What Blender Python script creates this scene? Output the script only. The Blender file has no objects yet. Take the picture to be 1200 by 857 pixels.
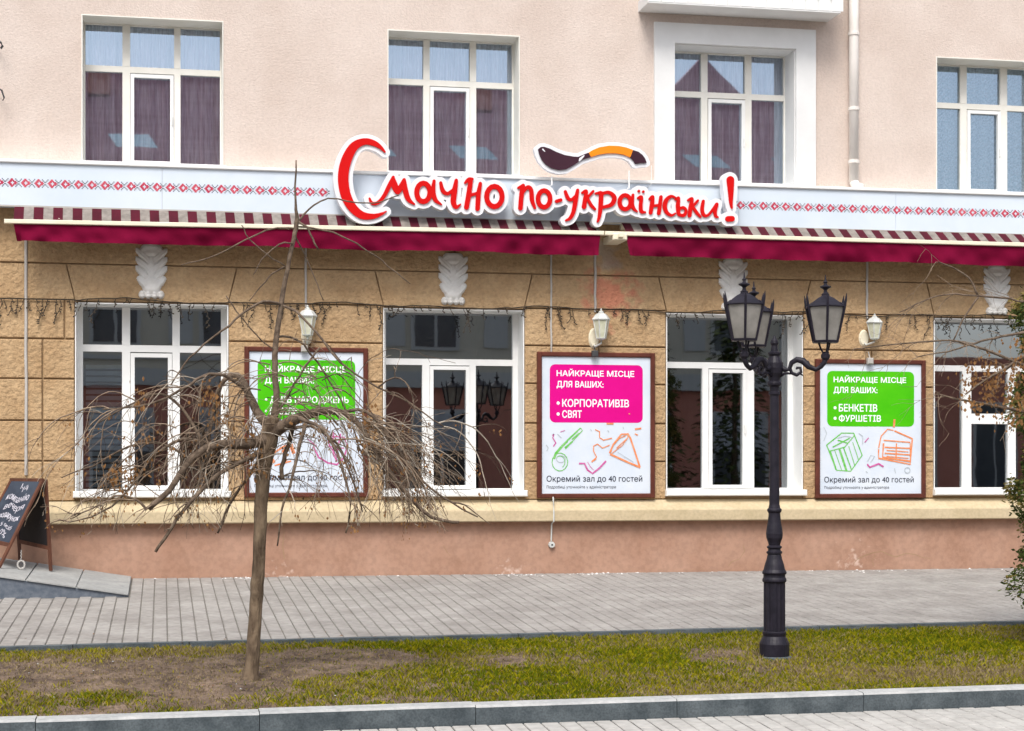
import bpy, math, random
import numpy as np
from mathutils import Vector
random.seed(7); np.random.seed(7)
S = bpy.context.scene
C = S.collection
R = math.radians

# ---------------- camera ----------------
F_PX = 2050.0                      # focal length in pixels of the 1200 px wide photograph
TH = math.atan(0.2)                # the facade recedes to the right by this angle
DIST = 21.6; EYE = 1.6; HOR = 551.0
CX, CY = -DIST*math.sin(TH), -DIST*math.cos(TH)
cam_d = bpy.data.cameras.new('camera'); cam = bpy.data.objects.new('camera', cam_d); C.objects.link(cam)
cam_d.sensor_width = 36; cam_d.lens = 36*F_PX/1200
cam_d.shift_y = (HOR-428.5)/1200
cam_d.clip_end = 2000
cam.location = (CX, CY, EYE); cam.rotation_euler = (math.pi/2, 0, -TH)
S.camera = cam
# ---------------- sky and sun ----------------
W = bpy.data.worlds.new('World'); S.world = W; W.use_nodes = True
nt = W.node_tree; nt.nodes.clear()
sky = nt.nodes.new('ShaderNodeTexSky'); sky.sky_type = 'NISHITA'; sky.sun_disc = False
SUN_EL, SUN_AZ = 54, 200           # azimuth clockwise from +Y, seen from above
sky.sun_elevation = R(SUN_EL); sky.sun_rotation = R(SUN_AZ)
sky.air_density = 1.0; sky.dust_density = 3.0; sky.ozone_density = 1.0
hsv = nt.nodes.new('ShaderNodeHueSaturation'); hsv.inputs['Saturation'].default_value = 0.42
bg = nt.nodes.new('ShaderNodeBackground'); bg.inputs['Strength'].default_value = 0.15
out = nt.nodes.new('ShaderNodeOutputWorld')
nt.links.new(sky.outputs[0], hsv.inputs['Color']); nt.links.new(hsv.outputs[0], bg.inputs[0]); nt.links.new(bg.outputs[0], out.inputs[0])
sd = bpy.data.lights.new('sun', 'SUN'); sd.energy = 1.5; sd.angle = R(22); sd.color = (1, .96, .9)
so = bpy.data.objects.new('sun', sd); C.objects.link(so)
dx, dy = math.sin(R(SUN_AZ)), math.cos(R(SUN_AZ))
so.rotation_euler = Vector((dx*math.cos(R(SUN_EL)), dy*math.cos(R(SUN_EL)), math.sin(R(SUN_EL)))).to_track_quat('Z', 'Y').to_euler()
S.view_settings.view_transform = 'Standard'; S.view_settings.look = 'None'
S.view_settings.exposure = 0.66; S.view_settings.gamma = 1

# ---------------- measuring: photograph pixel -> point of the place ----------------
SN, CS = math.sin(TH), math.cos(TH)
def ray(px, py):
    a = px-600
    return (SN*F_PX+CS*a, CS*F_PX-SN*a, HOR-py)
def P(px, py, Y=0.0):
    d = ray(px, py); t = (Y-CY)/d[1]
    return Vector((CX+d[0]*t, Y, EYE+d[2]*t))
Z_BASE = P(600, 672.5).z; SLOPE = 0.045
def gz(Y): return Z_BASE+SLOPE*Y
def G(px, py, dz=0.0):
    d = ray(px, py); t = (Z_BASE+dz+SLOPE*CY-EYE)/(d[2]-SLOPE*d[1])
    return Vector((CX+d[0]*t, CY+d[1]*t, EYE+d[2]*t))
def X(px, Y=0.0): return P(px, 500, Y).x
def ZZ(py, px=600, Y=0.0): return P(px, py, Y).z
def project(p):
    rx, ry, rz = p[0]-CX, p[1]-CY, p[2]-EYE
    f = rx*SN+ry*CS; r = rx*CS-ry*SN
    return 600+F_PX*r/f, HOR-F_PX*rz/f, f

# ---------------- object helpers ----------------
ORI = {}
def tag(o, label=None, cat=None, group=None, kind=None):
    if label: o['label'] = label
    if cat: o['category'] = cat
    if group: o['group'] = group
    if kind: o['kind'] = kind
    return o
def thing(name, loc, label, cat, group=None):
    o = bpy.data.objects.new(name, None); C.objects.link(o); o.location = loc; o.empty_display_size = .2
    ORI[o.name] = Vector(loc)
    return tag(o, label, cat, group)
class MB:
    def __init__(s): s.v = []; s.f = []; s.m = []
    def add(s, vs, fs, mi=0):
        n = len(s.v); s.v += [tuple(p) for p in vs]
        for f in fs: s.f.append(tuple(i+n for i in f)); s.m.append(mi)
    def box(s, x0, x1, y0, y1, z0, z1, mi=0, b=0.0):
        x0, x1 = min(x0, x1), max(x0, x1); y0, y1 = min(y0, y1), max(y0, y1); z0, z1 = min(z0, z1), max(z0, z1)
        if b <= 0:
            v = [(x, y, z) for z in (z0, z1) for y in (y0, y1) for x in (x0, x1)]
            s.add(v, [(0, 2, 3, 1), (4, 5, 7, 6), (0, 1, 5, 4), (2, 6, 7, 3), (0, 4, 6, 2), (1, 3, 7, 5)], mi)
        else:   # front (low y) face chamfered
            v = [(x0, y1, z0), (x1, y1, z0), (x1, y1, z1), (x0, y1, z1), (x0, y0+b, z0), (x1, y0+b, z0), (x1, y0+b, z1), (x0, y0+b, z1),
                 (x0+b, y0, z0+b), (x1-b, y0, z0+b), (x1-b, y0, z1-b), (x0+b, y0, z1-b)]
            s.add(v, [(0, 3, 2, 1), (0, 1, 5, 4), (1, 2, 6, 5), (2, 3, 7, 6), (3, 0, 4, 7), (4, 5, 9, 8), (5, 6, 10, 9), (6, 7, 11, 10), (7, 4, 8, 11), (8, 9, 10, 11)], mi)
    def tube(s, pts, rad, n=6, mi=0, cap=True):
        pts = [Vector(p) for p in pts]
        if not hasattr(rad, '__len__'): rad = [rad]*len(pts)
        vs = []; fs = []; up = None
        for i, p in enumerate(pts):
            d = (pts[min(i+1, len(pts)-1)]-pts[max(i-1, 0)])
            if d.length < 1e-9: d = Vector((0, 0, 1))
            d.normalize()
            if up is None: up = Vector((0, 0, 1)) if abs(d.z) < .9 else Vector((0, 1, 0))
            a = d.cross(up); 
            if a.length < 1e-5: a = d.cross(Vector((1, .3, .2)))
            a.normalize(); b = d.cross(a).normalized(); up = -b if False else up
            for k in range(n):
                t = 2*math.pi*k/n; vs.append(p+(a*math.cos(t)+b*math.sin(t))*rad[i])
        for i in range(len(pts)-1):
            for k in range(n):
                k2 = (k+1) % n; fs.append((i*n+k, i*n+k2, (i+1)*n+k2, (i+1)*n+k))
        if cap: fs.append(tuple(range(n))[::-1]); fs.append(tuple((len(pts)-1)*n+k for k in range(n)))
        s.add(vs, fs, mi)
    def lathe(s, prof, c, n=16, mi=0, rot=0.0, flute=0.0):
        vs = []; fs = []
        for (r, z) in prof:
            for k in range(n):
                t = 2*math.pi*k/n+rot; rr = r*(1-flute*(k % 2)); vs.append((c[0]+rr*math.cos(t), c[1]+rr*math.sin(t), c[2]+z))
        for i in range(len(prof)-1):
            for k in range(n):
                k2 = (k+1) % n; fs.append((i*n+k, i*n+k2, (i+1)*n+k2, (i+1)*n+k))
        fs.append(tuple(range(n))[::-1]); fs.append(tuple((len(prof)-1)*n+k for k in range(n)))
        s.add(vs, fs, mi)
    def prism(s, poly, y0, y1, mi=0):          # poly in (x, z), extruded along y
        n = len(poly)
        vs = [(x, y0, z) for x, z in poly]+[(x, y1, z) for x, z in poly]
        s.add(vs, [tuple(range(n)), tuple(range(2*n-1, n-1, -1))]+[(i, i+n, (i+1) % n+n, (i+1) % n) for i in range(n)], mi)
    def strip(s, pts, hw, Y, mi=0):            # flat brush stroke in the (x, z) plane
        L = []; n = len(pts)
        for i, p in enumerate(pts):
            a = pts[max(i-1, 0)]; b = pts[min(i+1, n-1)]
            d = (b[0]-a[0], b[1]-a[1]); l = math.hypot(*d) or 1; w = hw[i] if hasattr(hw, '__len__') else hw
            L.append((p[0]-d[1]/l*w, Y, p[1]+d[0]/l*w)); L.append((p[0]+d[1]/l*w, Y, p[1]-d[0]/l*w))
        s.add(L, [(2*i, 2*i+1, 2*i+3, 2*i+2) for i in range(n-1)], mi)
    def build(s, name, mats, parent=None, smooth=False, **kw):
        o0 = ORI[parent.name] if parent is not None and parent.name in ORI else Vector((0, 0, 0))
        me = bpy.data.meshes.new(name)
        me.from_pydata([(v[0]-o0.x, v[1]-o0.y, v[2]-o0.z) for v in s.v], [], s.f)
        if not isinstance(mats, (list, tuple)): mats = [mats]
        for m in mats: me.materials.append(m)
        if len(mats) > 1: me.polygons.foreach_set('material_index', s.m)
        if smooth: me.polygons.foreach_set('use_smooth', [True]*len(me.polygons))
        me.validate(); me.update()
        o = bpy.data.objects.new(name, me); C.objects.link(o)
        if parent is not None: o.parent = parent
        ORI[o.name] = o0
        return tag(o, **kw)
def copy_tree(o, parent=None):
    c = o.copy(); C.objects.link(c); c.parent = parent
    if parent is not None: c.matrix_parent_inverse = o.matrix_parent_inverse.copy()
    ORI[c.name] = ORI.get(o.name, Vector((0, 0, 0))).copy()
    for ch in o.children: copy_tree(ch, c)
    return c

# ---------------- materials ----------------
def mat(name, c1, c2=None, sc=4.0, rough=.8, bump=None, metal=0.0, fine=None, stretch=(1, 1, 1), spec=.3, lo=.35, hi=.65):
    m = bpy.data.materials.new(name); m.use_nodes = True; t = m.node_tree; b = t.nodes['Principled BSDF']
    b.inputs['Roughness'].default_value = rough; b.inputs['Metallic'].default_value = metal
    b.inputs['Specular IOR Level'].default_value = spec
    b.inputs['Base Color'].default_value = (*c1, 1)
    geo = t.nodes.new('ShaderNodeNewGeometry'); mp = t.nodes.new('ShaderNodeMapping'); mp.inputs['Scale'].default_value = stretch
    t.links.new(geo.outputs['Position'], mp.inputs[0])
    col = None
    if c2:
        n = t.nodes.new('ShaderNodeTexNoise'); n.inputs['Scale'].default_value = sc; n.inputs['Detail'].default_value = 5; n.inputs['Roughness'].default_value = .6
        t.links.new(mp.outputs[0], n.inputs['Vector'])
        r = t.nodes.new('ShaderNodeValToRGB'); r.color_ramp.elements[0].color = (*c1, 1); r.color_ramp.elements[1].color = (*c2, 1)
        r.color_ramp.elements[0].position = lo; r.color_ramp.elements[1].position = hi
        t.links.new(n.outputs['Fac'], r.inputs[0]); col = r.outputs[0]
        if fine:
            n2 = t.nodes.new('ShaderNodeTexNoise'); n2.inputs['Scale'].default_value = fine[0]; n2.inputs['Detail'].default_value = 3
            t.links.new(mp.outputs[0], n2.inputs['Vector'])
            mx = t.nodes.new('ShaderNodeMix'); mx.data_type = 'RGBA'; mx.blend_type = 'MULTIPLY'; mx.inputs[0].default_value = 1
            r2 = t.nodes.new('ShaderNodeValToRGB'); v = 1-fine[1]; r2.color_ramp.elements[0].color = (v, v, v, 1); r2.color_ramp.elements[0].position = .35
            r2.color_ramp.elements[1].color = (1, 1, 1, 1); r2.color_ramp.elements[1].position = .6
            t.links.new(n2.outputs['Fac'], r2.inputs[0]); t.links.new(col, mx.inputs[6]); t.links.new(r2.outputs[0], mx.inputs[7]); col = mx.outputs[2]
        t.links.new(col, b.inputs['Base Color'])
    if bump:
        nb = t.nodes.new('ShaderNodeTexNoise'); nb.inputs['Scale'].default_value = bump[0]; nb.inputs['Detail'].default_value = 4
        t.links.new(mp.outputs[0], nb.inputs['Vector'])
        bp = t.nodes.new('ShaderNodeBump'); bp.inputs['Strength'].default_value = bump[1]; bp.inputs['Distance'].default_value = bump[2] if len(bump) > 2 else .01
        t.links.new(nb.outputs['Fac'], bp.inputs['Height']); t.links.new(bp.outputs[0], b.inputs['Normal'])
    m['col'] = 1
    return m
def add_patch(m, centre, radius, colour, scale=9.0, amount=.8, thr=.5):
    """a stain of its own shape round one spot of the wall"""
    t = m.node_tree; b = t.nodes['Principled BSDF']; src = b.inputs['Base Color'].links[0].from_socket
    geo = t.nodes.new('ShaderNodeNewGeometry'); d = t.nodes.new('ShaderNodeVectorMath'); d.operation = 'DISTANCE'; d.inputs[1].default_value = centre
    t.links.new(geo.outputs['Position'], d.inputs[0])
    mr = t.nodes.new('ShaderNodeMapRange'); mr.inputs[1].default_value = 0; mr.inputs[2].default_value = radius; mr.inputs[3].default_value = .35; mr.inputs[4].default_value = -.35
    t.links.new(d.outputs['Value'], mr.inputs[0])
    n = t.nodes.new('ShaderNodeTexNoise'); n.inputs['Scale'].default_value = scale; n.inputs['Detail'].default_value = 6; t.links.new(geo.outputs['Position'], n.inputs['Vector'])
    a = t.nodes.new('ShaderNodeMath'); a.operation = 'ADD'; t.links.new(mr.outputs[0], a.inputs[0]); t.links.new(n.outputs['Fac'], a.inputs[1])
    m2 = t.nodes.new('ShaderNodeMapRange'); m2.inputs[1].default_value = thr; m2.inputs[2].default_value = thr+.2; m2.inputs[3].default_value = 0; m2.inputs[4].default_value = amount
    t.links.new(a.outputs[0], m2.inputs[0])
    mx = t.nodes.new('ShaderNodeMix'); mx.data_type = 'RGBA'; t.links.new(m2.outputs[0], mx.inputs[0]); t.links.new(src, mx.inputs[6]); mx.inputs[7].default_value = (*colour, 1)
    t.links.new(mx.outputs[2], b.inputs['Base Color'])
def glass(name, refl=.3, tint=(.75, .82, .85), wob=.0, coat=(.92, .96, 1)):
    m = bpy.data.materials.new(name); m.use_nodes = True; t = m.node_tree; t.nodes.clear()
    o = t.nodes.new('ShaderNodeOutputMaterial'); mx = t.nodes.new('ShaderNodeMixShader'); tr = t.nodes.new('ShaderNodeBsdfTransparent'); gl = t.nodes.new('ShaderNodeBsdfGlossy')
    tr.inputs[0].default_value = (*tint, 1); gl.inputs['Roughness'].default_value = .015; gl.inputs[0].default_value = (*coat, 1)
    lw = t.nodes.new('ShaderNodeLayerWeight'); lw.inputs[0].default_value = .35
    mr = t.nodes.new('ShaderNodeMapRange'); mr.inputs[3].default_value = refl; mr.inputs[4].default_value = 1.0
    t.links.new(lw.outputs['Fresnel'], mr.inputs[0]); t.links.new(mr.outputs[0], mx.inputs[0])
    if wob:
        geo = t.nodes.new('ShaderNodeNewGeometry'); n = t.nodes.new('ShaderNodeTexNoise'); n.inputs['Scale'].default_value = 1.6; t.links.new(geo.outputs['Position'], n.inputs['Vector'])
        bp = t.nodes.new('ShaderNodeBump'); bp.inputs['Strength'].default_value = wob; bp.inputs['Distance'].default_value = .02
        t.links.new(n.outputs['Fac'], bp.inputs['Height']); t.links.new(bp.outputs[0], gl.inputs['Normal'])
    t.links.new(tr.outputs[0], mx.inputs[1]); t.links.new(gl.outputs[0], mx.inputs[2]); t.links.new(mx.outputs[0], o.inputs[0])
    return m
M = dict(
    render=mat('upper_render', (.61, .505, .44), (.70, .60, .535), .9, .92, (48, .6, .012), fine=(30, .08)),
    stone=mat('ochre_stone', (.44, .285, .15), (.53, .365, .205), 2.6, .9, (22, 1.0, .028), fine=(30, .16)),
    joint=mat('stone_joint', (.30, .20, .11), (.36, .25, .14), 5, .95),
    ledge=mat('cream_ledge', (.52, .42, .26), (.60, .49, .32), 2.5, .85, (60, .2, .004), fine=(25, .12)),
    plinth=mat('salmon_plinth', (.385, .22, .15), (.46, .28, .20), 1.6, .9, (50, .35, .006), fine=(18, .14)),
    white=mat('white_frame', (.80, .80, .78), (.86, .86, .84), 3, .45, spec=.4),
    cream=mat('cream_frame', (.76, .74, .67), (.82, .80, .74), 4, .55),
    trim=mat('white_trim', (.72, .72, .71), (.79, .79, .78), 2, .8, (60, .15, .004)),
    glass_up=glass('upper_glass', .38, (.97, .96, .97), .012, (.58, .72, .88)), glass_lo=glass('lower_glass', .29, (.6, .66, .68), .02, (.85, .9, .95)),
    curtain=mat('tulle', (.58, .49, .53), (.97, .92, .94), 8, .95, stretch=(6, 1, .4)),  # vertical light and dark streaks paint in the shading of the folds
    lace=mat('teal_lace', (.20, .36, .40), (.55, .68, .70), 22, .95, fine=(40, .5)),
    blind=mat('pale_blind', (.45, .47, .5), (.55, .57, .6), 5, .9),
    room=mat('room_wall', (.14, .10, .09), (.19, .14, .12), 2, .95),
    fascia=mat('fascia_panel', (.62, .70, .78), (.68, .75, .83), 1.5, .35, spec=.5),
    red_print=mat('red_print', (.46, .03, .075), (.60, .10, .14), 9, .6), grey_print=mat('grey_print', (.14, .15, .18), (.26, .27, .3), 9, .6),
    burg=mat('burgundy_cloth', (.135, .001, .021), (.165, .002, .028), 1.2, .9, (60, .3, .004), spec=.1),
    burg2=mat('burgundy_stripe_shaded', (.055, .002, .010), (.085, .003, .015), 4, .9), strp=mat('cream_stripe_shaded', (.18, .16, .14), (.28, .25, .225), 12, .9),  # awning stripes, both colours darkened to carry the shade under the fascia
    rail=mat('cream_rail', (.78, .72, .55), (.84, .78, .62), 3, .4),
    dark=mat('dark_metal', (.05, .05, .055), (.08, .08, .08), 5, .5, metal=.3),
    lamp=mat('black_iron', (.009, .0075, .014), (.019, .016, .026), 12, .5, (60, .3, .003), spec=.3),
    frost=mat('frosted_glass', (.19, .18, .16), (.29, .275, .25), 5, .25, spec=.6),
    sred=mat('sign_red', (.60, .002, .002), (.64, .002, .002), 3, .55, spec=.15), swhite=mat('sign_white', (.80, .81, .84), (.84, .84, .86), 2, .4),
    sbrown=mat('sign_brown', (.040, .012, .022), (.05, .016, .028), 3, .3), sorange=mat('sign_orange', (.90, .25, .004), (.92, .28, .008), 3, .4),
    pframe=mat('poster_frame', (.085, .022, .014), (.13, .035, .022), 6, .45), paper=mat('poster_paper', (.62, .69, .78), (.70, .75, .81), 2.5, .3, spec=.5),
    pink=mat('print_magenta', (.66, .001, .22), (.70, .002, .245), 2, .5, spec=.15), green=mat('print_green', (.055, .46, .002), (.08, .52, .004), 2, .5, spec=.15),
    ink=mat('print_ink', (.03, .035, .06)), pwhite=mat('print_white', (.88, .88, .9)), org=mat('print_orange', (.78, .20, .05), (.78, .34, .18), 20),
    grn=mat('print_leaf_green', (.08, .48, .02), (.25, .55, .2), 20), mag=mat('print_plum', (.55, .04, .28), (.6, .2, .4), 20), gry=mat('print_grey', (.45, .5, .52)),
    plaster=mat('plaster_white', (.66, .64, .60), (.78, .77, .74), 8, .85, (70, .3, .004)),
    pipe=mat('pipe_cream', (.76, .71, .66), (.84, .79, .74), 2, .6), cable=mat('grey_cable', (.42, .39, .36), (.5, .48, .45), 3, .6), garl=mat('garland_dark', (.035, .028, .022), (.08, .06, .04), 20, .8),
    lglass=mat('lantern_glass', (.50, .50, .36), (.66, .66, .52), 9, .3), lwhite=mat('lantern_white', (.50, .52, .50), (.68, .69, .66), 8, .5),
    paver=mat('paver', (.27, .252, .235), (.37, .352, .33), 2.2, .9, (50, .4, .005), fine=(14, .16)),
    paver2=mat('paver_light', (.40, .385, .36), (.50, .485, .455), 3, .9, (50, .4, .005), fine=(14, .14)),
    bed=mat('paver_joint_sand', (.15, .14, .125), (.21, .195, .17), 6, .95),
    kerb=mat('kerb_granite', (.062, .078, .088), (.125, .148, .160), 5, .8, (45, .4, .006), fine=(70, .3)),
    kerbtop=mat('lit_kerb_pale_stone', (.38, .39, .39), (.50, .50, .49), 5, .8, (45, .4, .006), fine=(30, .15)),  # kerb granite paled on top as if lit; also colours small pale stones
    soil=mat('soil', (.095, .065, .048), (.25, .18, .13), 3.5, .98, (28, .9, .03), fine=(22, .4)),
    asphalt=mat('asphalt', (.045, .045, .048), (.06, .06, .062), 5, .9),
    ramp=mat('ramp_concrete', (.30, .305, .30), (.38, .385, .375), 2.5, .9, (40, .4, .006), fine=(20, .12)), rampside=mat('ramp_stone_side', (.085, .105, .135), (.15, .17, .20), 14, .6, (40, .3, .006)),
    bark=mat('bark', (.075, .05, .032), (.225, .165, .108), 13, .95, (42, 1.0, .022), stretch=(1, 1, .35)),
    limb=mat('limb_bark', (.075, .052, .036), (.19, .14, .10), 18, .9, (60, .8, .008)),
    twig=mat('twig_bark', (.15, .105, .072), (.32, .24, .17), 9, .9), twig_pale=mat('twig_pale', (.33, .28, .22), (.42, .37, .3), 9, .9), deadleaf=mat('dead_leaf', (.17, .075, .025), (.30, .16, .06), 25, .9),
    g1=mat('grass_green', (.070, .098, .002), (.13, .155, .004), 9, .9, spec=.1), g2=mat('grass_yellow', (.20, .185, .003), (.30, .26, .006), 9, .9, spec=.1), g3=mat('grass_straw', (.19, .14, .07), (.29, .225, .12), 9, .9),
    thuja=mat('thuja_green', (.035, .055, .010), (.085, .11, .02), 6, .9), thuja2=mat('thuja_ochre', (.16, .13, .03), (.24, .18, .05), 6, .9),
    wood=mat('red_brown_wood', (.085, .032, .02), (.14, .055, .032), 12, .6, stretch=(1, 1, .3)), slate=mat('chalkboard', (.022, .03, .05), (.045, .06, .085), 4, .7), chalk=mat('chalk', (.40, .40, .46), (.62, .6, .66), 30, .95),
    boardback=mat('board_back', (.012, .01, .012), (.02, .018, .02), 4, .7),
    op_red=mat('far_terracotta', (.60, .24, .17), (.66, .28, .21), 1, .9), op_beige=mat('far_beige', (.66, .61, .50), (.72, .67, .56), 1, .9), roof=mat('far_roof_tile', (.50, .25, .27), (.74, .45, .47), 2.2, .8, stretch=(.15, .3, 3.2)),
    op_glass=mat('far_window_glass', (.03, .04, .055), (.05, .06, .075), 1, .15, spec=.8), op_trim=mat('far_white_trim', (.6, .6, .58)), skylt=mat('skylight_glass', (.30, .48, .50), (.42, .6, .62), 1, .3),
)
add_patch(M['stone'], tuple(P(716, 345)), .85, (.50, .17, .11), 6.0, .75, .54)
add_patch(M['stone'], tuple(P(712, 300)), .45, (.36, .30, .25), 5.0, .7, .5)
add_patch(M['joint'], tuple(P(718, 350)), .75, (.42, .15, .10), 7.0, .6, .62)
for c_, r_ in (((600, 668), 1.2), ((330, 676), .9), ((1000, 655), 1.2)):
    add_patch(M['plinth'], tuple(P(*c_)), r_, (.66, .50, .42), 16.0, .75, .82)

# =====================================================================
# GROUND
# =====================================================================
k1a, k1b = G(0, 757.0), G(1200, 727.0)                  # building-side edge of the grass strip
k2a, k2b = G(0, 840.5), G(1200, 801.5)                  # street-side edge of the grass strip (back of the kerb)
def line(a, b, x, off=0.0): t = (x-a.x)/(b.x-a.x); return a.y+(b.y-a.y)*t+off
def ya(x): return line(k1a, k1b, x)
def yb(x): return line(k2a, k2b, x)
XL, XR = -13.0, 16.0
NEAR_DROP = -.137
KW = .17
def sheet(name, mat_, pts, kind='structure'):
    mb = MB(); mb.add(pts, [tuple(range(len(pts)))]); return mb.build(name, mat_, kind=kind)
sheet('ground', M['asphalt'], [(-400, -400, gz(-21)-.32), (400, -400, gz(-21)-.32), (400, 400, gz(-21)-.32), (-400, 400, gz(-21)-.32)])
def gsurf(x, y, dz): return (x, y, gz(y)+dz)
pav = sheet('pavement', M['bed'], [gsurf(XL, 0.3, -.008), gsurf(XL, ya(XL), -.008), gsurf(XR, ya(XR), -.008), gsurf(XR, .3, -.008)])
near = sheet('pavement_by_kerb', M['bed'], [gsurf(XL, yb(XL)-KW+.05, NEAR_DROP-.008), gsurf(XL, -17.5, NEAR_DROP-.008), gsurf(XR, -17.5, NEAR_DROP-.008), gsurf(XR, yb(XR)-KW+.05, NEAR_DROP-.008)])
sheet('road', M['asphalt'], [gsurf(-60, -17.5, NEAR_DROP-.1), gsurf(-60, -29, -.27+.25), gsurf(60, -29, -.27+.25), gsurf(60, -17.5, NEAR_DROP-.1)])
# pavers
PW, PL = .131, .262
RAMP_Y = G(155, 699).y; RAMP_X = X(157)
def paver_list(y_hi_f, y_lo_f, dz, skip=None):
    L = []; i = 0; x = XL+2
    while x < XR-2:
        hi, lo = y_hi_f(x+PW/2), y_lo_f(x+PW/2); y = 3.0-(i % 2)*PL/2
        while y-PL > hi: y -= PL
        while y > lo+.02:
            a, b = min(y, hi), max(y-PL, lo)
            if a-b > .015:
                c = (x+PW/2, (a+b)/2); px, py, d = project((c[0], c[1], gz(c[1])+dz))
                if not (skip and skip(c)): L.append((d, c[0], c[1], -30 < px < 1230 and py < 875, (a-b)/PL))
            y -= PL
        x += PW; i += 1
    return L
def paver_verts(w, l, h=.03, b=.006):
    g = .0045
    w2, l2 = w/2-g, l/2-g
    return [(-w2, -l2, 0), (w2, -l2, 0), (w2, l2, 0), (-w2, l2, 0), (-w2+b, -l2+b, b), (w2-b, -l2+b, b), (w2-b, l2-b, b), (-w2+b, l2-b, b)], \
           [(4, 5, 6, 7), (0, 1, 5, 4), (1, 2, 6, 5), (2, 3, 7, 6), (3, 0, 4, 7)]
def lay(parent, plist, dz, m):
    vis = sorted([p for p in plist if p[3]]); oth = [p for p in plist if not p[3]]
    v, f = paver_verts(PW, PL)
    me = bpy.data.meshes.new('paver'); me.from_pydata(v, [], f); me.materials.append(m)
    for d, x, y, _, sc in vis[:298]:
        o = bpy.data.objects.new('paver', me); C.objects.link(o); o.parent = parent; o.scale = (1, sc, 1)
        o.location = (x, y, gz(y)+dz-.004+random.uniform(-.0015, .0015)); o.rotation_euler = (math.atan(SLOPE)+random.uniform(-.006, .006), random.uniform(-.008, .008), random.uniform(-.006, .006))
    mb = MB()
    for d, x, y, _, sc in vis[298:]+oth:
        j = random.uniform(-.0018, .0018)
        mb.add([(x+a, y+b_*sc, gz(y+b_*sc)+dz-.004+c+j) for a, b_, c in v], f)
    mb.build('paver_field', m, parent, kind='stuff')
def in_ramp(c): return c[0] < RAMP_X and c[1] > RAMP_Y
lay(pav, paver_list(lambda x: -.04, lambda x: ya(x)+.002, 0, in_ramp), 0, M['paver'])
lay(near, paver_list(lambda x: yb(x)-KW-.006, lambda x: -17.5, NEAR_DROP), NEAR_DROP, M['paver2'])
# kerb stones of the street side
kerb = sheet('kerb', M['kerb'], [gsurf(XL, yb(XL)-.03, -.12), gsurf(XL, yb(XL)-KW+.06, -.16), gsurf(XR, yb(XR)-KW+.06, -.16), gsurf(XR, yb(XR)-.03, -.12)])
kj = [G(p, 842-.0325*p).x for p in (43, 303, 554, 788, 1005)]
kx = [kj[0]-1.6*i for i in (3, 2, 1)]+kj+[kj[-1]+1.55*i for i in range(1, 4)]
for a, b in zip(kx[:-1], kx[1:]):
    mb = MB(); a2, b2 = a+.0025, b-.0025; j = random.uniform(-.004, .004); bv = .012
    def kp(x, off, dz): y = yb(x)+off; return (x, y, gz(y)+dz+j)
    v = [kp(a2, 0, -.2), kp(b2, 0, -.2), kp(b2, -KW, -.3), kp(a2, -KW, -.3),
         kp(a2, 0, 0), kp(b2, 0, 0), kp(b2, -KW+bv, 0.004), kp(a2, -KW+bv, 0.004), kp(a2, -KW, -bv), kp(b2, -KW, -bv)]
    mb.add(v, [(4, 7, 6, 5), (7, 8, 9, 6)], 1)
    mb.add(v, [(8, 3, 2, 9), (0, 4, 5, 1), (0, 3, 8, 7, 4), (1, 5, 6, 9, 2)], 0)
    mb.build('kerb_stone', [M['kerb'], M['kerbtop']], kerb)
# thin edging on the building side of the strip
edge = sheet('edging', M['bed'], [gsurf(XL, ya(XL)-.01, -.06), gsurf(XL, ya(XL)-.07, -.09), gsurf(XR, ya(XR)-.07, -.09), gsurf(XR, ya(XR)-.01, -.06)])
x = XL
while x < XR-1:
    mb = MB(); a2, b2 = x+.004, x+.996; j = random.uniform(-.004, .002)
    v = [gsurf(a2, ya(a2)-.002, -.1), gsurf(b2, ya(b2)-.002, -.1), gsurf(b2, ya(b2)-.08, -.1), gsurf(a2, ya(a2)-.08, -.1),
         gsurf(a2, ya(a2)-.002, j), gsurf(b2, ya(b2)-.002, j), gsurf(b2, ya(b2)-.08, j), gsurf(a2, ya(a2)-.08, j)]
    mb.add(v, [(4, 7, 6, 5), (7, 3, 2, 6), (0, 4, 5, 1), (0, 3, 7, 4), (1, 5, 6, 2)])
    mb.build('edging_stone', M['kerb'], edge); x += 1.0

# value noise for the lawn
_rng = np.random.RandomState(3); _tab = _rng.rand(64, 64)
def vnoise(x, y, s):
    x = np.asarray(x)*s+100.3; y = np.asarray(y)*s+50.7
    xi = np.floor(x).astype(int); yi = np.floor(y).astype(int); fx = x-xi; fy = y-yi
    fx = fx*fx*(3-2*fx); fy = fy*fy*(3-2*fy)
    g = lambda a, b: _tab[a % 64, b % 64]
    return (g(xi, yi)*(1-fx)+g(xi+1, yi)*fx)*(1-fy)+(g(xi, yi+1)*(1-fx)+g(xi+1, yi+1)*fx)*fy
def fbm(x, y, s): return (vnoise(x, y, s)+.5*vnoise(x, y, s*2.1)+.25*vnoise(x, y, s*4.3))/1.75
def soil_h(x, y, t): # t: 0 at the building side, 1 at the kerb
    return -.052+.035*np.sin(np.pi*np.clip(t, 0, 1))*.8+.05*(fbm(x, y, 1.4)-.5)*np.sin(np.pi*np.clip(t, 0, 1))+.022*(vnoise(x, y, 9)-.5)+.026*(vnoise(x, y, 23)-.5)+.016*(vnoise(x+7, y, 41)-.5)
nx, ny = 620, 90
xs = np.linspace(XL+3, XR-4, nx); ts = np.linspace(-.0, 1.0, ny)
XX, TT = np.meshgrid(xs, ts)
YA = k1a.y+(k1b.y-k1a.y)*(XX-k1a.x)/(k1b.x-k1a.x)-.08; YB = k2a.y+(k2b.y-k2a.y)*(XX-k2a.x)/(k2b.x-k2a.x)
YY = YA+(YB-YA)*TT
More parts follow.
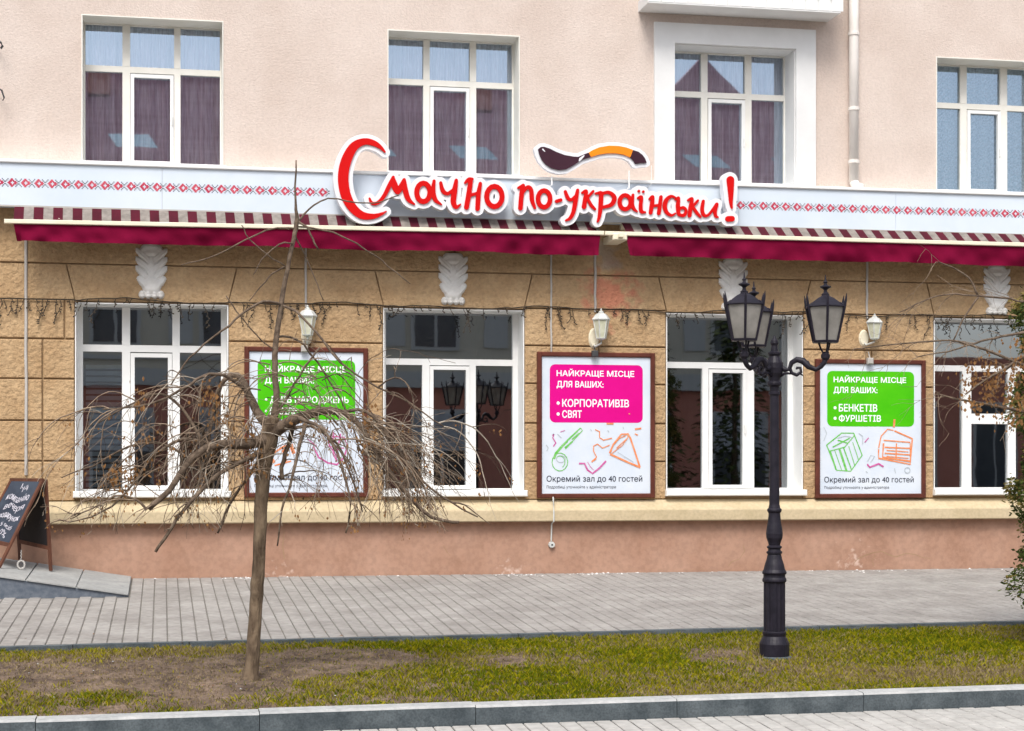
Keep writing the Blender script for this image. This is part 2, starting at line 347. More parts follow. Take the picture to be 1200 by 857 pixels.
ZH = Z_BASE+SLOPE*YY+soil_h(XX, YY, TT)
verts = np.stack([XX, YY, ZH], -1).reshape(-1, 3)
ii = (np.arange(ny-1)[:, None]*nx+np.arange(nx-1)[None, :]).reshape(-1)
faces = np.stack([ii, ii+nx, ii+nx+1, ii+1], 1)
def np_mesh(name, v, f, mats, mi=None, smooth=False):
    me = bpy.data.meshes.new(name); k = f.shape[1]
    me.vertices.add(len(v)); me.vertices.foreach_set('co', v.astype(np.float32).ravel())
    me.loops.add(f.size); me.loops.foreach_set('vertex_index', f.astype(np.int32).ravel())
    me.polygons.add(len(f)); me.polygons.foreach_set('loop_start', np.arange(0, f.size, k, dtype=np.int32))
    for m in mats: me.materials.append(m)
    if mi is not None: me.polygons.foreach_set('material_index', mi.astype(np.int32))
    me.polygons.foreach_set('use_smooth', np.full(len(f), smooth))
    me.update(calc_edges=True)
    o = bpy.data.objects.new(name, me); C.objects.link(o); return o
soil = np_mesh('soil', verts, faces, [M['soil']], smooth=True); soil['kind'] = 'structure'
# grass blades
def grass():
    N = 400000
    rx = np.random.uniform(XL+4.5, XR-6, N); rt = np.random.uniform(0, 1, N)
    y_a = k1a.y+(k1b.y-k1a.y)*(rx-k1a.x)/(k1b.x-k1a.x)-.09; y_b = k2a.y+(k2b.y-k2a.y)*(rx-k2a.x)/(k2b.x-k2a.x)+.02
    ry = y_a+(y_b-y_a)*rt; z = Z_BASE+SLOPE*ry+soil_h(rx, ry, rt)
    # where the lawn is bare: the trampled left part and the patch right of the tree
    fx = rx-CX; fy = ry-CY; f = fx*SN+fy*CS; r = fx*CS-fy*SN; px = 600+F_PX*r/f; py = HOR-F_PX*(z-EYE)/f
    n1 = fbm(rx, ry, 1.1); n2 = fbm(rx+40, ry+9, 3.2); n3 = fbm(rx+11, ry+77, .8)
    cover = .34+.75*np.clip((px-380)/260, 0, 1)+1.25*(n1-.5)+.7*(n2-.5)
    cover += .95*np.exp(-((rt-.02)/.17)**2)+.7*(fbm(rx+5, ry*1.6, 5.5)-.5)
    cover += .25*np.clip((px-900)/200, 0, 1)
    def spot(cx, cy, wx, wy, a): return a*np.exp(-((px-cx)/wx)**2-((py-cy)/wy)**2)
    cover += spot(420, 772, 70, 12, -1.3)+spot(300, 800, 90, 14, -.55)+spot(120, 797, 130, 18, -.45)+spot(845, 768, 50, 9, -.6)+spot(1150, 791, 90, 7, -.6)+spot(700, 782, 60, 6, -.4)+spot(960, 785, 60, 6, -.5)+spot(620, 772, 90, 7, -.5)
    cover += spot(125, 818, 26, 6, .9)+spot(45, 828, 22, 5, .9)+spot(76, 804, 8, 4, .8)+spot(390, 805, 45, 8, .9)+spot(8, 808, 12, 5, .7)+spot(500, 795, 80, 14, .45)+spot(278, 790, 7, 4, .9)
    keep = (np.random.rand(N) < np.clip((cover-.25)*1.5, 0.0, 1))
    stray = (~keep) & (np.random.rand(N) < .16)
    kk = keep | stray
    rx, ry, z, n1, n2, n3, cov, px, py = [a[kk] for a in (rx, ry, z, n1, n2, n3, cover, px, py)]; st = stray[kk]; n = len(rx)
    h = np.random.uniform(.014, .042, n)*(.7+.6*n2)*(1-.45*st); w = np.random.uniform(.0022, .0046, n)
    a = np.random.uniform(0, 2*np.pi, n); lean = np.random.uniform(.2, 1.2, n)*h; la = np.random.uniform(0, 2*np.pi, n)
    v = np.zeros((n, 4, 3))
    v[:, 0] = np.stack([rx-w*np.cos(a), ry-w*np.sin(a), z-.004], 1); v[:, 1] = np.stack([rx+w*np.cos(a), ry+w*np.sin(a), z-.004], 1)
    mx, my = rx+lean*.4*np.cos(la), ry+lean*.4*np.sin(la)
    v[:, 2] = np.stack([mx+w*.9*np.cos(a), my+w*.9*np.sin(a), z+h*.6], 1)
    v[:, 3] = np.stack([rx+lean*np.cos(la), ry+lean*np.sin(la), z+h], 1)
    f = np.arange(n)[:, None]*4+np.array([[0, 1, 2, 3]])
    dry = .02+.55*n3+.45*np.random.rand(n)+spotv(px, py)
    mi = np.where(dry < .46, 0, np.where(dry < .66, 1, 2)); mi = np.where(st & (np.random.rand(n) < .75), 2, mi)
    return np_mesh('grass', v.reshape(-1, 3), f, [M['g1'], M['g2'], M['g3']], mi)
def spotv(px, py):
    g = lambda cx, cy, wx, wy, a: a*np.exp(-((px-cx)/wx)**2-((py-cy)/wy)**2)
    return g(600, 775, 130, 11, .25)+g(250, 765, 200, 8, .1)+g(1140, 790, 110, 8, .25)+g(180, 790, 200, 30, .2)+g(690, 790, 40, 12, .15)
go = grass(); tag(go, 'patchy yellow green grass growing in the strip behind the kerb', 'grass', kind='stuff')
# clods and small pale stones on bare soil
mb = MB()
for i in range(500):
    p = G(random.uniform(-10, 520), random.uniform(768, 832), -.03)
    if p.y > ya(p.x)-.2 or p.y < yb(p.x)+.05: continue
    t = (p.y-ya(p.x))/(yb(p.x)-ya(p.x)); z = gz(p.y)+float(soil_h(np.array([p.x]), np.array([p.y]), np.array([t]))[0])
    s = random.uniform(.005, .014); q = [(p.x+s*math.cos(a)*random.uniform(.7, 1.2), p.y+s*math.sin(a)*random.uniform(.7, 1.2), z) for a in (0, 1.3, 2.6, 3.9, 5.1)]
    mb.add(q+[(p.x, p.y, z+s*random.uniform(.5, .9))], [(k, (k+1) % 5, 5) for k in range(5)], 0 if random.random() < .9 else 1)
tag(mb.build('clods', [M['soil'], M['kerbtop']]), 'brown soil clods and small pale stones on the bare earth', 'clods', kind='stuff')

# =====================================================================
# THE BUILDING
# =====================================================================
B = thing('building', (0, 0, Z_BASE), 'pink rendered building with an ochre stone ground floor and white windows', 'building')
BL, BR = -12.0, 15.0; TOP = ZZ(-160)
YF = .33                                       # window frames sit this deep
# openings
lo_top, lo_bot = ZZ(362.5, 530), ZZ(582, 530)
up_top, up_bot = ZZ(38.5, 531), ZZ(204.5, 531)
LO = [(X(88), X(267.5)), (X(449), X(614)), (X(780.5), X(940.5)), (X(1094), X(1251))]
UP = [(X(95.5), X(261.8)), (X(454), X(609)), (X(789.5), X(931.5)), (X(1096.7), X(1230))]
z_led0, z_led1, z_led2 = ZZ(611.6, 600, -.15), ZZ(599, 600, -.15), ZZ(586)
z_mid = ZZ(225, 600)                           # change of wall behind the fascia
def wall_with_holes(name, m, z0, z1, holes, hz0, hz1, y0, y1):
    mb = MB(); x = BL
    for a, b in holes:
        mb.box(x, a, y0, y1, z0, z1); mb.box(a, b, y0, y1, z0, hz0); mb.box(a, b, y0, y1, hz1, z1); x = b
    mb.box(x, BR, y0, y1, z0, z1)
    return mb.build(name, m, B)
wall_with_holes('lower_wall', M['joint'], z_led2-.1, z_mid, LO, lo_bot, lo_top, 0.012, .42)
uw = wall_with_holes('upper_wall', M['render'], z_mid, TOP, UP, up_bot, up_top, 0.0, .42)
mb = MB(); mb.box(BL, BR, -.03, .4, Z_BASE-.6, z_led0+.02); mb.build('plinth', M['plinth'], B)
mb = MB(); prof = [(.0, z_led2), (-.15, z_led1+.012), (-.155, z_led1), (-.155, z_led0+.012), (-.145, z_led0), (.0, z_led0)]
vs = [(x, y, z) for x in (BL, BR) for y, z in prof]; n = len(prof)
mb.add(vs, [(i, i+1, n+i+1, n+i) for i in range(n-1)]+[tuple(range(n)), tuple(range(2*n-1, n-1, -1))]); mb.build('ledge', M['ledge'], B)
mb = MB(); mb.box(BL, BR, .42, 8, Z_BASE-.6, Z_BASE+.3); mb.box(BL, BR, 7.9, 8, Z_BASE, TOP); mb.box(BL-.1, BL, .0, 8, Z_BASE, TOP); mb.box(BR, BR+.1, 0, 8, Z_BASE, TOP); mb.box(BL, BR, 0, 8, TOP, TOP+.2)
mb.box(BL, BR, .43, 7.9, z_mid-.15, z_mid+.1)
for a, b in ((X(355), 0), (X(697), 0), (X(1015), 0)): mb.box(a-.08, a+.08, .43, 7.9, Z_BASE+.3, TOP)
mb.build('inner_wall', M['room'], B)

# stone blocks of the lower wall
rows = [ZZ(y) for y in (586, 541, 496, 449.5, 405, 361)]
def block(x0, x1, z0, z1):
    g = .009; mb = MB(); mb.box(x0+g, x1-g, -.018+random.uniform(-.003, .003), .012, z0+g, z1-g, 0, .009); return mb.build('stone_block', M['stone'], B)
piers = [(BL, LO[0][0]), (LO[0][1], LO[1][0]), (LO[1][1], LO[2][0]), (LO[2][1], LO[3][0]), (LO[3][1], BR)]
for pi_, (a, b) in enumerate(piers):
    for r in range(5):
        z0, z1 = rows[r], rows[r+1]
        if pi_ in (0, 4):
            xx = b if pi_ == 0 else a; cuts = []; w = (X(88)-X(50))
            if pi_ == 0:
                c = [b, b-w] ; 
                while c[-1] > BL+5: c.append(c[-1]-(.95 if r == 4 else .9))
                c = c[::-1]
                if r == 4: c = [q+.25 if 0 < k < len(c)-1 else q for k, q in enumerate(c)]
            else: c = [a, a+.9, a+1.8]
        elif r == 4: c = [a, b]
        else: c = [a, a+(b-a)*(.52 if r % 2 else .48), b]
        for k in range(len(c)-1): block(c[k], c[k+1], z0, z1)
# flat arches over the windows and the blocks between them
zr0, zr1 = rows[5], ZZ(321); sp = .10
mbz = ZZ(259, 600)
def trap(xb0, xb1, xt0, xt1, z0, z1):
    g = .009; mb = MB(); mb.prism([(xb0+g, z0+g), (xb1-g, z0+g), (xt1-g, z1-g), (xt0+g, z1-g)], -.018, .012); mb.build('stone_block', M['stone'], B)
prev = BL
for a, b in LO:
    if a-prev > .2: trap(prev, a, prev+(sp if prev > BL else 0), a-sp, zr0, zr1)
    trap(a, b, a-sp, b+sp, lo_top+.01, zr1); prev = b
trap(prev, BR, prev+sp, BR, zr0, zr1)
xq = [BL]+[(a+b)/2+.001 for a, b in LO]+[BR]
for k in range(len(xq)-1): block(xq[k], xq[k+1], zr1, mbz)

# ---------------- windows ----------------
def yq(o): return YF+o
def window(kind, op, z0, z1, vb, tz, sash=None, tr_to=None, topbars=True, cross=None, fr=.065, fm='white', curtain=None, glassm='glass_lo', reveal=None, label=None, frt=.02):
    """vb: vertical bars (x0,x1) in metres; tz: (z0,z1) of the transom bar"""
    x0, x1 = op; f = MB(); w = fr
    f.box(x0, x0+w, YF, YF+.07, z0, z1); f.box(x1-w, x1, YF, YF+.07, z0, z1)
    f.box(x0+w, x1-w, YF+.001, YF+.07, z0, z0+w+.02); f.box(x0+w, x1-w, YF+.001, YF+.07, z1-frt, z1)
    xe = x1-w if tr_to is None else tr_to
    f.box(x0+w, xe, YF-.004, YF+.066, tz[0], tz[1])
    for (a, b) in vb:
        f.box(a, b, YF-.007, YF+.064, z0+w+.02, tz[0]-.0005)
        if topbars: f.box(a, b, YF-.007, YF+.064, tz[1]+.0005, z1-frt)
    if tr_to is not None: pass
    if cross: f.box(cross[0], cross[1], YF-.005, YF+.06, cross[2], cross[3])
    win = f.build('window', M[fm], B, label=label)
    xb = [x0+w]+[q for v in vb for q in v]+[x1-w]
    def pane(a, b, c, d, y=.035):
        if b-a < .02: return
        p = MB(); p.add([(a, YF+y, c), (b, YF+y, c), (b, YF+y, d), (a, YF+y, d)], [(0, 1, 2, 3)]); p.build('pane', M[glassm], win)
    if tr_to is not None:
        pane(x0+w, tr_to, tz[1], z1-frt); pane(tr_to+.0, x1-w, z0+w, z1-frt, .034)
    elif topbars:
        for k in range(0, len(xb), 2): pane(xb[k], xb[k+1], tz[1], z1-frt)
    else: pane(x0+w, x1-w, tz[1], z1-frt)
    for k in range(0, len(xb), 2):
        if tr_to is not None and xb[k] >= tr_to-.03: continue
        if cross and abs(xb[k]-cross[0]) < .05:
            pane(xb[k], xb[k+1], cross[3], tz[0]); pane(xb[k], xb[k+1], z0+w, cross[2])
        else: pane(xb[k], xb[k+1], z0+w+.02, tz[0])
    if sash:
        a, b, c, d, bw = sash; s = MB(); ys = YF-.022
        s.box(a, a+bw, ys, YF+.03, c, d); s.box(b-bw, b, ys, YF+.03, c, d); s.box(a+bw, b-bw, ys+.001, YF+.03, c, c+bw); s.box(a+bw, b-bw, ys+.001, YF+.03, d-bw, d)
        s.build('sash', M['white'], win)
        h = MB(); h.box(b-bw*.65, b-bw*.35, ys-.03, ys, (c+d)/2-.06, (c+d)/2+.05, 0, .004); h.build('handle', M['white'], win)
    if reveal:
        r = MB(); t = .012
        r.box(x0-.0, x0+t, .0 if reveal == 'trim' else -.012, YF, z0, z1); r.box(x1-t, x1, -.012, YF, z0, z1); r.box(x0+t, x1-t, -.010, YF, z1-t, z1); r.box(x0+t, x1-t, -.0, YF, z0, z0+t*.8)
        r.build('reveal', M[reveal], win)
    if curtain:
        c = MB(); n = 150; a, b = x0-.1, x1+.1
        ph = random.uniform(0, 6)
        def fold(t): return .040*math.sin(t*(50+ph*3)+ph+2*math.sin(t*(7+ph)))+.022*math.sin(t*131+ph)+.02*math.sin(t*27+ph*2)
        vs = []
        for i in range(n+1):
            t = i/n; vs += [(a+(b-a)*t, YF+.13+fold(t), z0-.05), (a+(b-a)*t, YF+.13+fold(t)*.8, z1+.05)]
        c.add(vs, [(2*i, 2*i+2, 2*i+3, 2*i+1) for i in range(n)]); c.build('curtain', M[curtain], win, smooth=True)
    return win
XF = lambda p: X(p, YF)
tzu = (ZZ(86.5, 178, YF), ZZ(79.5, 178, YF))
def up_sash(a, b): return (XF(a), XF(b), up_bot+.05, tzu[0]-.015, .042)
window('up', UP[0], up_bot, up_top, [(XF(143.5), XF(152.5)), (XF(204), XF(211.5))], tzu, up_sash(153, 203.5), fm='cream', fr=.03, frt=.03, curtain='curtain', glassm='glass_up', reveal='cream', label='upper window with tulle curtains, far left')
window('up', UP[1], up_bot, up_top, [(XF(496), XF(503.5)), (XF(550.5), XF(558))], tzu, up_sash(504, 550), fm='cream', fr=.03, frt=.03, curtain='curtain', glassm='glass_up', reveal='cream', label='upper window behind the red sign')
w3 = window('up', UP[2], up_bot, up_top, [(XF(821.5), XF(829)), (XF(873), XF(880.5))], tzu, up_sash(829.5, 872.5), fm='cream', fr=.03, frt=.03, curtain='curtain', glassm='glass_up', reveal='trim', label='upper window inside the wide white surround')
window('up', UP[3], up_bot, up_top, [(XF(1125), XF(1132.7)), (XF(1172), XF(1180))], tzu, up_sash(1133, 1172), fm='cream', fr=.03, frt=.03, curtain='lace', glassm='glass_up', reveal='cream', label='upper window with lace curtains, far right')
w = window('lo', LO[0], lo_bot, lo_top, [(XF(143), XF(152.5)), (XF(202), XF(210.7))], (ZZ(412.5, 150, YF), ZZ(404.5, 150, YF)), (XF(153), XF(201.5), lo_bot+.09, ZZ(414, 150, YF), .048), fr=.075, reveal='white', label='ground floor window with three top panes')
tzl = (ZZ(428.3, 530, YF), ZZ(421, 530, YF))
window('lo', LO[1], lo_bot, lo_top, [(XF(494.8), XF(503.3)), (XF(550.3), XF(557.5))], tzl, (XF(503.6), XF(550), lo_bot+.09, tzl[0]-.012, .044), topbars=False, fr=.075, reveal='white', label='ground floor window with one wide top pane')
window('lo', LO[2], lo_bot, lo_top, [(XF(823), XF(830)), (XF(874.5), XF(883.5))], tzl, (XF(830.4), XF(874), lo_bot+.09, tzl[0]-.012, .044), tr_to=XF(883.5), fr=.075, topbars=False, reveal='white', label='ground floor window behind the street lamp')
window('lo', LO[3], lo_bot, lo_top, [(XF(1127.5), XF(1138)), (XF(1181), XF(1190))], tzl, None, cross=(XF(1138), XF(1181), ZZ(497, 1160, YF), ZZ(485, 1160, YF)), topbars=False, fr=.075, reveal='white', label='ground floor window with a small vent pane')
# sills
for k, (a, b) in enumerate(LO):
    mb = MB(); mb.box(a-.02, b+.03, -.10, YF-.02, lo_bot-.002, lo_bot+.075, 0, .012); mb.build('sill', M['white'], B)
for k, (a, b) in enumerate(UP):
    mb = MB(); mb.box(a-.01, b+.03, -.05, YF-.02, up_bot-.025, up_bot+.012, 0, .006); mb.build('sill', M['trim'], B)
# blinds in the left ground floor window
mb = MB()
for k in range(20):
    z = lo_bot+.12+k*.075; mb.box(LO[0][0]+.1, LO[0][0]+.52, YF+.2, YF+.23, z, z+.05)
mb.build('blind', M['blind'], B)
# white surround of the third upper window, proud of the wall
mb = MB(); a0, a1 = X(766), X(954.5); zt = ZZ(31.5, 860); yb_ = -.05
mb.box(a0, UP[2][0], yb_, .002, ZZ(224), up_top); mb.box(UP[2][1], a1, yb_, .002, ZZ(224), up_top); mb.box(a0, a1, yb_, .002, up_top, zt)
mb.build('window_surround', M['trim'], B)
# balcony
fl, bl, fr_, br_ = P(758.8, 3.3, -.45), P(747.8, 14.3), P(985, 14.3, -.45), P(967, 26)
zb = (bl.z+fl.z)/2
mb = MB(); mb.box(bl.x, br_.x+.03, -.45, 0, zb, zb+.13); mb.box(bl.x+.03, br_.x, -.42, -.36, zb+.13, zb+1.0)
mb.box(bl.x+.03, bl.x+.09, -.36, 0, zb+.13, zb+1.0); mb.box(br_.x-.06, br_.x, -.36, 0, zb+.13, zb+1.0)
bal = mb.build('balcony', M['trim'], B)
mb = MB()
xx = bl.x
while xx < br_.x: mb.box(xx+.01, xx+.16, -.455, -.4505, zb+.02, zb+.98); xx += .17
mb.build('balcony_cladding', M['white'], bal)
# drainpipe
mb = MB(); pxx = X(1000.5, -.1); zt = TOP-.1; zb_ = ZZ(213, 1000, -.1)
mb.tube([(pxx, -.1, zt), (pxx, -.1, zb_)], .062, 14)
mb.tube([(pxx, -.1, zb_), (pxx+.02, -.12, zb_-.06), (pxx+.10, -.17, zb_-.1)], [.062, .062, .06], 14)
dp = mb.build('drainpipe', M['pipe'], B, smooth=True)
for py in (190, 128, 40):
    z = ZZ(py, 1000, -.1); mb = MB(); mb.lathe([(.068, -.022), (.073, -.018), (.073, .018), (.068, .022)], (pxx, -.1, z), 14); mb.box(pxx-.012, pxx+.012, -.05, .01, z-.012, z+.012); mb.build('pipe_collar', M['pipe'], dp)

# acanthus keystones (carved relief from overlapping leaf lobes)
def acanthus(px, py0, py1):
    c = P(px, (py0+py1)/2, -.02); H = P(px, py0).z-P(px, py1).z; Wd = H*.47
    lob = [(0, .40, .20, .14, 0), (-.12, .42, .12, .05, .5), (.12, .42, .12, .05, -.5)]
    for k, (v, l, wd, ang) in enumerate(((.29, .21, .065, .75), (.13, .22, .07, .75), (-.04, .215, .07, .8), (-.20, .17, .075, .85))):
        for s in (-1, 1): lob.append((s*.13, v, l, wd, s*ang))
    lob += [(0, 0.0, .09, .40, 0), (0, -.22, .17, .2, 0)]
    lob += [(u, -.40, .062, .075, 0) for u in (-.16, -.055, .055, .16)]
    nu, nv = 44, 86; hh = np.zeros((nv, nu)); U, V = np.meshgrid(np.linspace(-.28, .28, nu), np.linspace(-.5, .5, nv))
    for (u, v, a, b, an) in lob:
        ca, sa = math.cos(an), math.sin(an); du = (U-u)*ca+(V-v)*sa; dv = -(U-u)*sa+(V-v)*ca
        q = 1-(du/a)**2-(dv/b)**2; h = np.sqrt(np.clip(q, 0, None))*(.55+1.1*min(a, b))*.07*(1-.12*np.cos(dv/b*6)); hh = np.maximum(hh, h)
    hh *= (.8+.5*(.5-V)) ; 
    mb = MB(); vs = [(c.x+U[i, j]*H, -.018-hh[i, j], c.z+V[i, j]*H) for i in range(nv) for j in range(nu)]
    fs = []
    for i in range(nv-1):
        for j in range(nu-1):
            if int((hh[i:i+2, j:j+2] > 0).sum()) >= 2: fs.append((i*nu+j, i*nu+j+1, (i+1)*nu+j+1, (i+1)*nu+j))
    mb.add(vs, fs); mb.build('keystone_ornament', M['plaster'], B, smooth=True)
acanthus(177.5, 287, 352); acanthus(531, 297, 359); acanthus(859, 303, 366); acanthus(1168, 311, 371)

# =====================================================================
# FASCIA, AWNINGS, SIGN
# =====================================================================
YFA = -.26
fz1, fz0 = ZZ(210.5, 600, YFA), ZZ(257, 600, YFA); fzc = ZZ(206, 600, YFA-.03)
fa = thing('fascia', (0, YFA, fz0), 'pale blue white fascia with a red embroidery band under the sign', 'fascia')
xsplit = [BL, X(-200), X(58, YFA)-.9, X(190), X(402), X(640), X(858), X(1040), X(1230), BR]
for a, b in zip(xsplit[:-1], xsplit[1:]):
    mb = MB(); mb.box(a+.0015, b-.0015, YFA, -.02, fz0, fz1); mb.build('panel', M['fascia'], fa)
mb = MB(); mb.box(BL, BR, YFA-.03, -.0, fz1+.001, fzc, 0, .01); mb.build('cornice', M['white'], fa)
mb = MB(); mb.box(BL, BR, YFA-.004, YFA+.02, fz0-.02, fz0-.001); mb.build('lower_trim', M['cable'], fa)
# cross-stitch band
mot = [".g..RR..g...", "g..RRRR..g..", "..RRR.RRR.gg", ".RRR...RRR..", "..RRR.RRR.gg", "g..RRRR..g..", ".g..RR..g..."]
mbr, mbg = MB(), MB()
zc = ZZ(236, 600, YFA)-.0; zc = (ZZ(212, 0, YFA)+ZZ(251, 1150, YFA))/2
pitch = .149; cell = pitch/12; ch = .0142
def band(xa, xb):
    x = xa
    while x+pitch <= xb:
        for r, row in enumerate(mot):
            for c_, s in enumerate(row):
                if s == '.': continue
                q = mbr if s == 'R' else mbg
                a, z = x+c_*cell, zc+(3-r)*ch
                q.add([(a, YFA-.002, z-ch*.5), (a+cell*1.0, YFA-.002, z-ch*.5), (a+cell*1.0, YFA-.002, z+ch*.5), (a, YFA-.002, z+ch*.5)], [(0, 1, 2, 3)])
        x += pitch
band(X(-100), X(398, YFA)); band(X(862, YFA), X(1300, YFA))
mbr.build('embroidery_red', M['red_print'], fa, kind='stuff'); mbg.build('embroidery_grey', M['grey_print'], fa, kind='stuff')

YA_ = -.46
def awning(name, x0, x1, bx0, bx1, label, tilt=0.0):
    tl = lambda x: -tilt*max(0, (x1-x)/(x1-x0))
    z0, z1 = ZZ(275.7, 700, YA_), ZZ(271.0, 700, YA_)
    zv = ZZ(299, 700, YA_)
    t = thing(name, ((x0+x1)/2, 0, z0), label, 'awning', 'striped awnings under the fascia')
    mb = MB(); mb.box(bx0, bx1, YA_-.03, YA_+.03, z0, z1, 0, .006); mb.v = [(p[0], p[1], p[2]+tl(p[0])) for p in mb.v]; mb.build('front_rail', M['rail'], t)
    # sloping striped cloth from under the fascia to the rail
    mb = MB(); per = .218; zt = fz0+.0; x = x0; k = 0; yt = YFA+.05
    while x < x1-1e-6:
        e = min(x+per/2, x1); n = 2
        for j in range(n):
            a, b = x+(e-x)*j/n, x+(e-x)*(j+1)/n
            mb.add([(a, YA_, z1-.004+tl(a)), (b, YA_, z1-.004+tl(b)), (b-.01, yt, zt+.03), (a-.01, yt, zt+.03)], [(0, 1, 2, 3)], k % 2)
        x = e; k += 1
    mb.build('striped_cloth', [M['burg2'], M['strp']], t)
    # hanging valence with soft folds
    mb = MB(); n = 260; nz = 6; vs = []
    for i in range(n+1):
        x = x0+.0+(x1-x0)*i/n; s = i/n
        for j in range(nz+1):
            v = j/nz
            off = (.030*math.sin(x*3.1+1)+.022*math.sin(x*9.7+v*3.5+math.sin(x*2.2)*3)+.014*math.sin(x*23-v*4+math.sin(x*1.3)*4)+.018*math.sin(x*7.3+2)+.010*math.sin(x*17+v*2.0)+.012*math.sin(x*5.0-v*6))*v
            pinch = (.03 if i < 3 else 0)*v-(.03 if i > n-3 else 0)*v
            vs.append((x+pinch, YA_-.0+off, z0-.002+tl(x)-(z0+tl(x)-zv)*v-.006*math.sin(x*2.3)*v))
    mb.add(vs, [(i*(nz+1)+j, (i+1)*(nz+1)+j, (i+1)*(nz+1)+j+1, i*(nz+1)+j+1) for i in range(n) for j in range(nz)])
    mb.build('valence', M['burg'], t, smooth=True)
    for xa in (x0+.5, (x0+x1)/2, x1-.5):
        mb = MB(); mb.tube([(xa, YA_+.03, z0+.02), (xa+.02, -.3, z0+.0), (xa, -.02, z0-.02)], .014, 6); mb.build('folding_arm', M['rail'], t)
    mb = MB(); mb.tube([(x0, YFA+.08, fz0-.045), (x1, YFA+.08, fz0-.045)], .04, 8); mb.build('roller', M['rail'], t)
    return t
a1x0, a1x1 = X(16, YA_), X(703.5, YA_)
awning('awning', a1x0, a1x1, X(5, YA_), X(707.5, YA_), 'long awning with burgundy valence over the two left windows', .05)
awning('awning', X(734, YA_), X(1330, YA_), X(708.5, YA_), X(1332, YA_), 'burgundy awning reaching out of the photo on the right')
mb = MB(); q = P(722, 279, -.3); mb.box(q.x-.09, q.x+.09, -.5, -.018, q.z-.05, q.z+.03, 0, .01); mb.box(q.x-.03, q.x+.03, -.56, -.3, q.z-.02, q.z+.02)
tag(mb.build('awning_bracket', M['rail']), 'small cream bracket on the wall in the gap between the awnings', 'bracket')

# ---- sign: signed distance fields of brush strokes, contoured into solid letters
def seg_field(GX, GZ, strokes):
    F = np.full(GX.shape, 9.0)
    for st in strokes:
        for (x0, z0, w0), (x1, z1, w1) in zip(st[:-1], st[1:]):
            dx, dz = x1-x0, z1-z0; L = dx*dx+dz*dz+1e-12; t = np.clip(((GX-x0)*dx+(GZ-z0)*dz)/L, 0, 1)
            F = np.minimum(F, np.hypot(GX-x0-t*dx, GZ-z0-t*dz)-(w0+(w1-w0)*t))
    return F
def poly_field(GX, GZ, poly):
    D = np.full(GX.shape, 9.0); ins = np.zeros(GX.shape, bool); n = len(poly)
    for i in range(n):
        x0, z0 = poly[i]; x1, z1 = poly[(i+1) % n]; dx, dz = x1-x0, z1-z0
        t = np.clip(((GX-x0)*dx+(GZ-z0)*dz)/(dx*dx+dz*dz+1e-12), 0, 1); D = np.minimum(D, np.hypot(GX-x0-t*dx, GZ-z0-t*dz))
        c = ((z0 > GZ) != (z1 > GZ)) & (GX < (x1-x0)*(GZ-z0)/((z1-z0) if abs(z1-z0) > 1e-9 else 1e-9)+x0); ins ^= c
    return np.where(ins, -D, D)
def contour(mb, F, xs, zs, yf, yb2, mi=0):
    nz, nx = F.shape; idx = {}; vs = []; fs = []
    def vert(key, x, z, y):
        k = (key, y)
        if k not in idx: idx[k] = len(vs); vs.append((x, y, z))
        return idx[k]
    def cross(j0, i0, j1, i1):
        if (j0, i0) > (j1, i1): j0, i0, j1, i1 = j1, i1, j0, i0
        a, b = F[i0, j0], F[i1, j1]; t = a/(a-b); return ('e', j0, i0, j1, i1), xs[j0]+(xs[j1]-xs[j0])*t, zs[i0]+(zs[i1]-zs[i0])*t
    IN = F < 0
    for i in range(nz-1):
        run = None
        for j in range(nx):
            full = j < nx-1 and IN[i, j] and IN[i, j+1] and IN[i+1, j] and IN[i+1, j+1]
            if full:
                if run is None: run = j
                continue
            if run is not None:
                fs.append(tuple(vert((a, b), xs[a], zs[b], yf) for a, b in ((run, i), (j, i), (j, i+1), (run, i+1)))); run = None
            if j == nx-1: break
            cs = ((j, i), (j+1, i), (j+1, i+1), (j, i+1))
            if not any(IN[b, a] for a, b in cs): continue
            poly = []
            for k in range(4):
                a = cs[k]; b = cs[(k+1) % 4]
                if IN[a[1], a[0]]: poly.append(((a), xs[a[0]], zs[a[1]], False))
                if IN[a[1], a[0]] != IN[b[1], b[0]]:
                    kk, x, z = cross(*a, *b); poly.append((kk, x, z, True))
            fs.append(tuple(vert(p[0], p[1], p[2], yf) for p in poly))
            for k in range(len(poly)):
                p, q = poly[k], poly[(k+1) % len(poly)]
                if p[3] and q[3]: fs.append((vert(p[0], p[1], p[2], yf), vert(p[0], p[1], p[2], yb2), vert(q[0], q[1], q[2], yb2), vert(q[0], q[1], q[2], yf)))
    mb.add(vs, fs, mi)
YS = -.50
def spl(st, n=4):           # smooth a stroke (Catmull-Rom)
    if len(st) < 3: return st
    p = [st[0]]+list(st)+[st[-1]]; o = []
    for i in range(1, len(p)-2):
        for k in range(n):
            t = k/n; o.append(tuple(.5*((2*p[i][c])+(-p[i-1][c]+p[i+1][c])*t+(2*p[i-1][c]-5*p[i][c]+4*p[i+1][c]-p[i+2][c])*t*t+(-p[i-1][c]+3*p[i][c]-3*p[i+1][c]+p[i+2][c])*t**3) for c in range(3)))
    o.append(tuple(st[-1])); return o
def ell(cx, cy, rx, ry, w, n=16): return [(cx+rx*math.cos(2*math.pi*k/n), cy+ry*math.sin(2*math.pi*k/n), w) for k in range(n+1)]
A_ = 0; B_ = 240*4.615
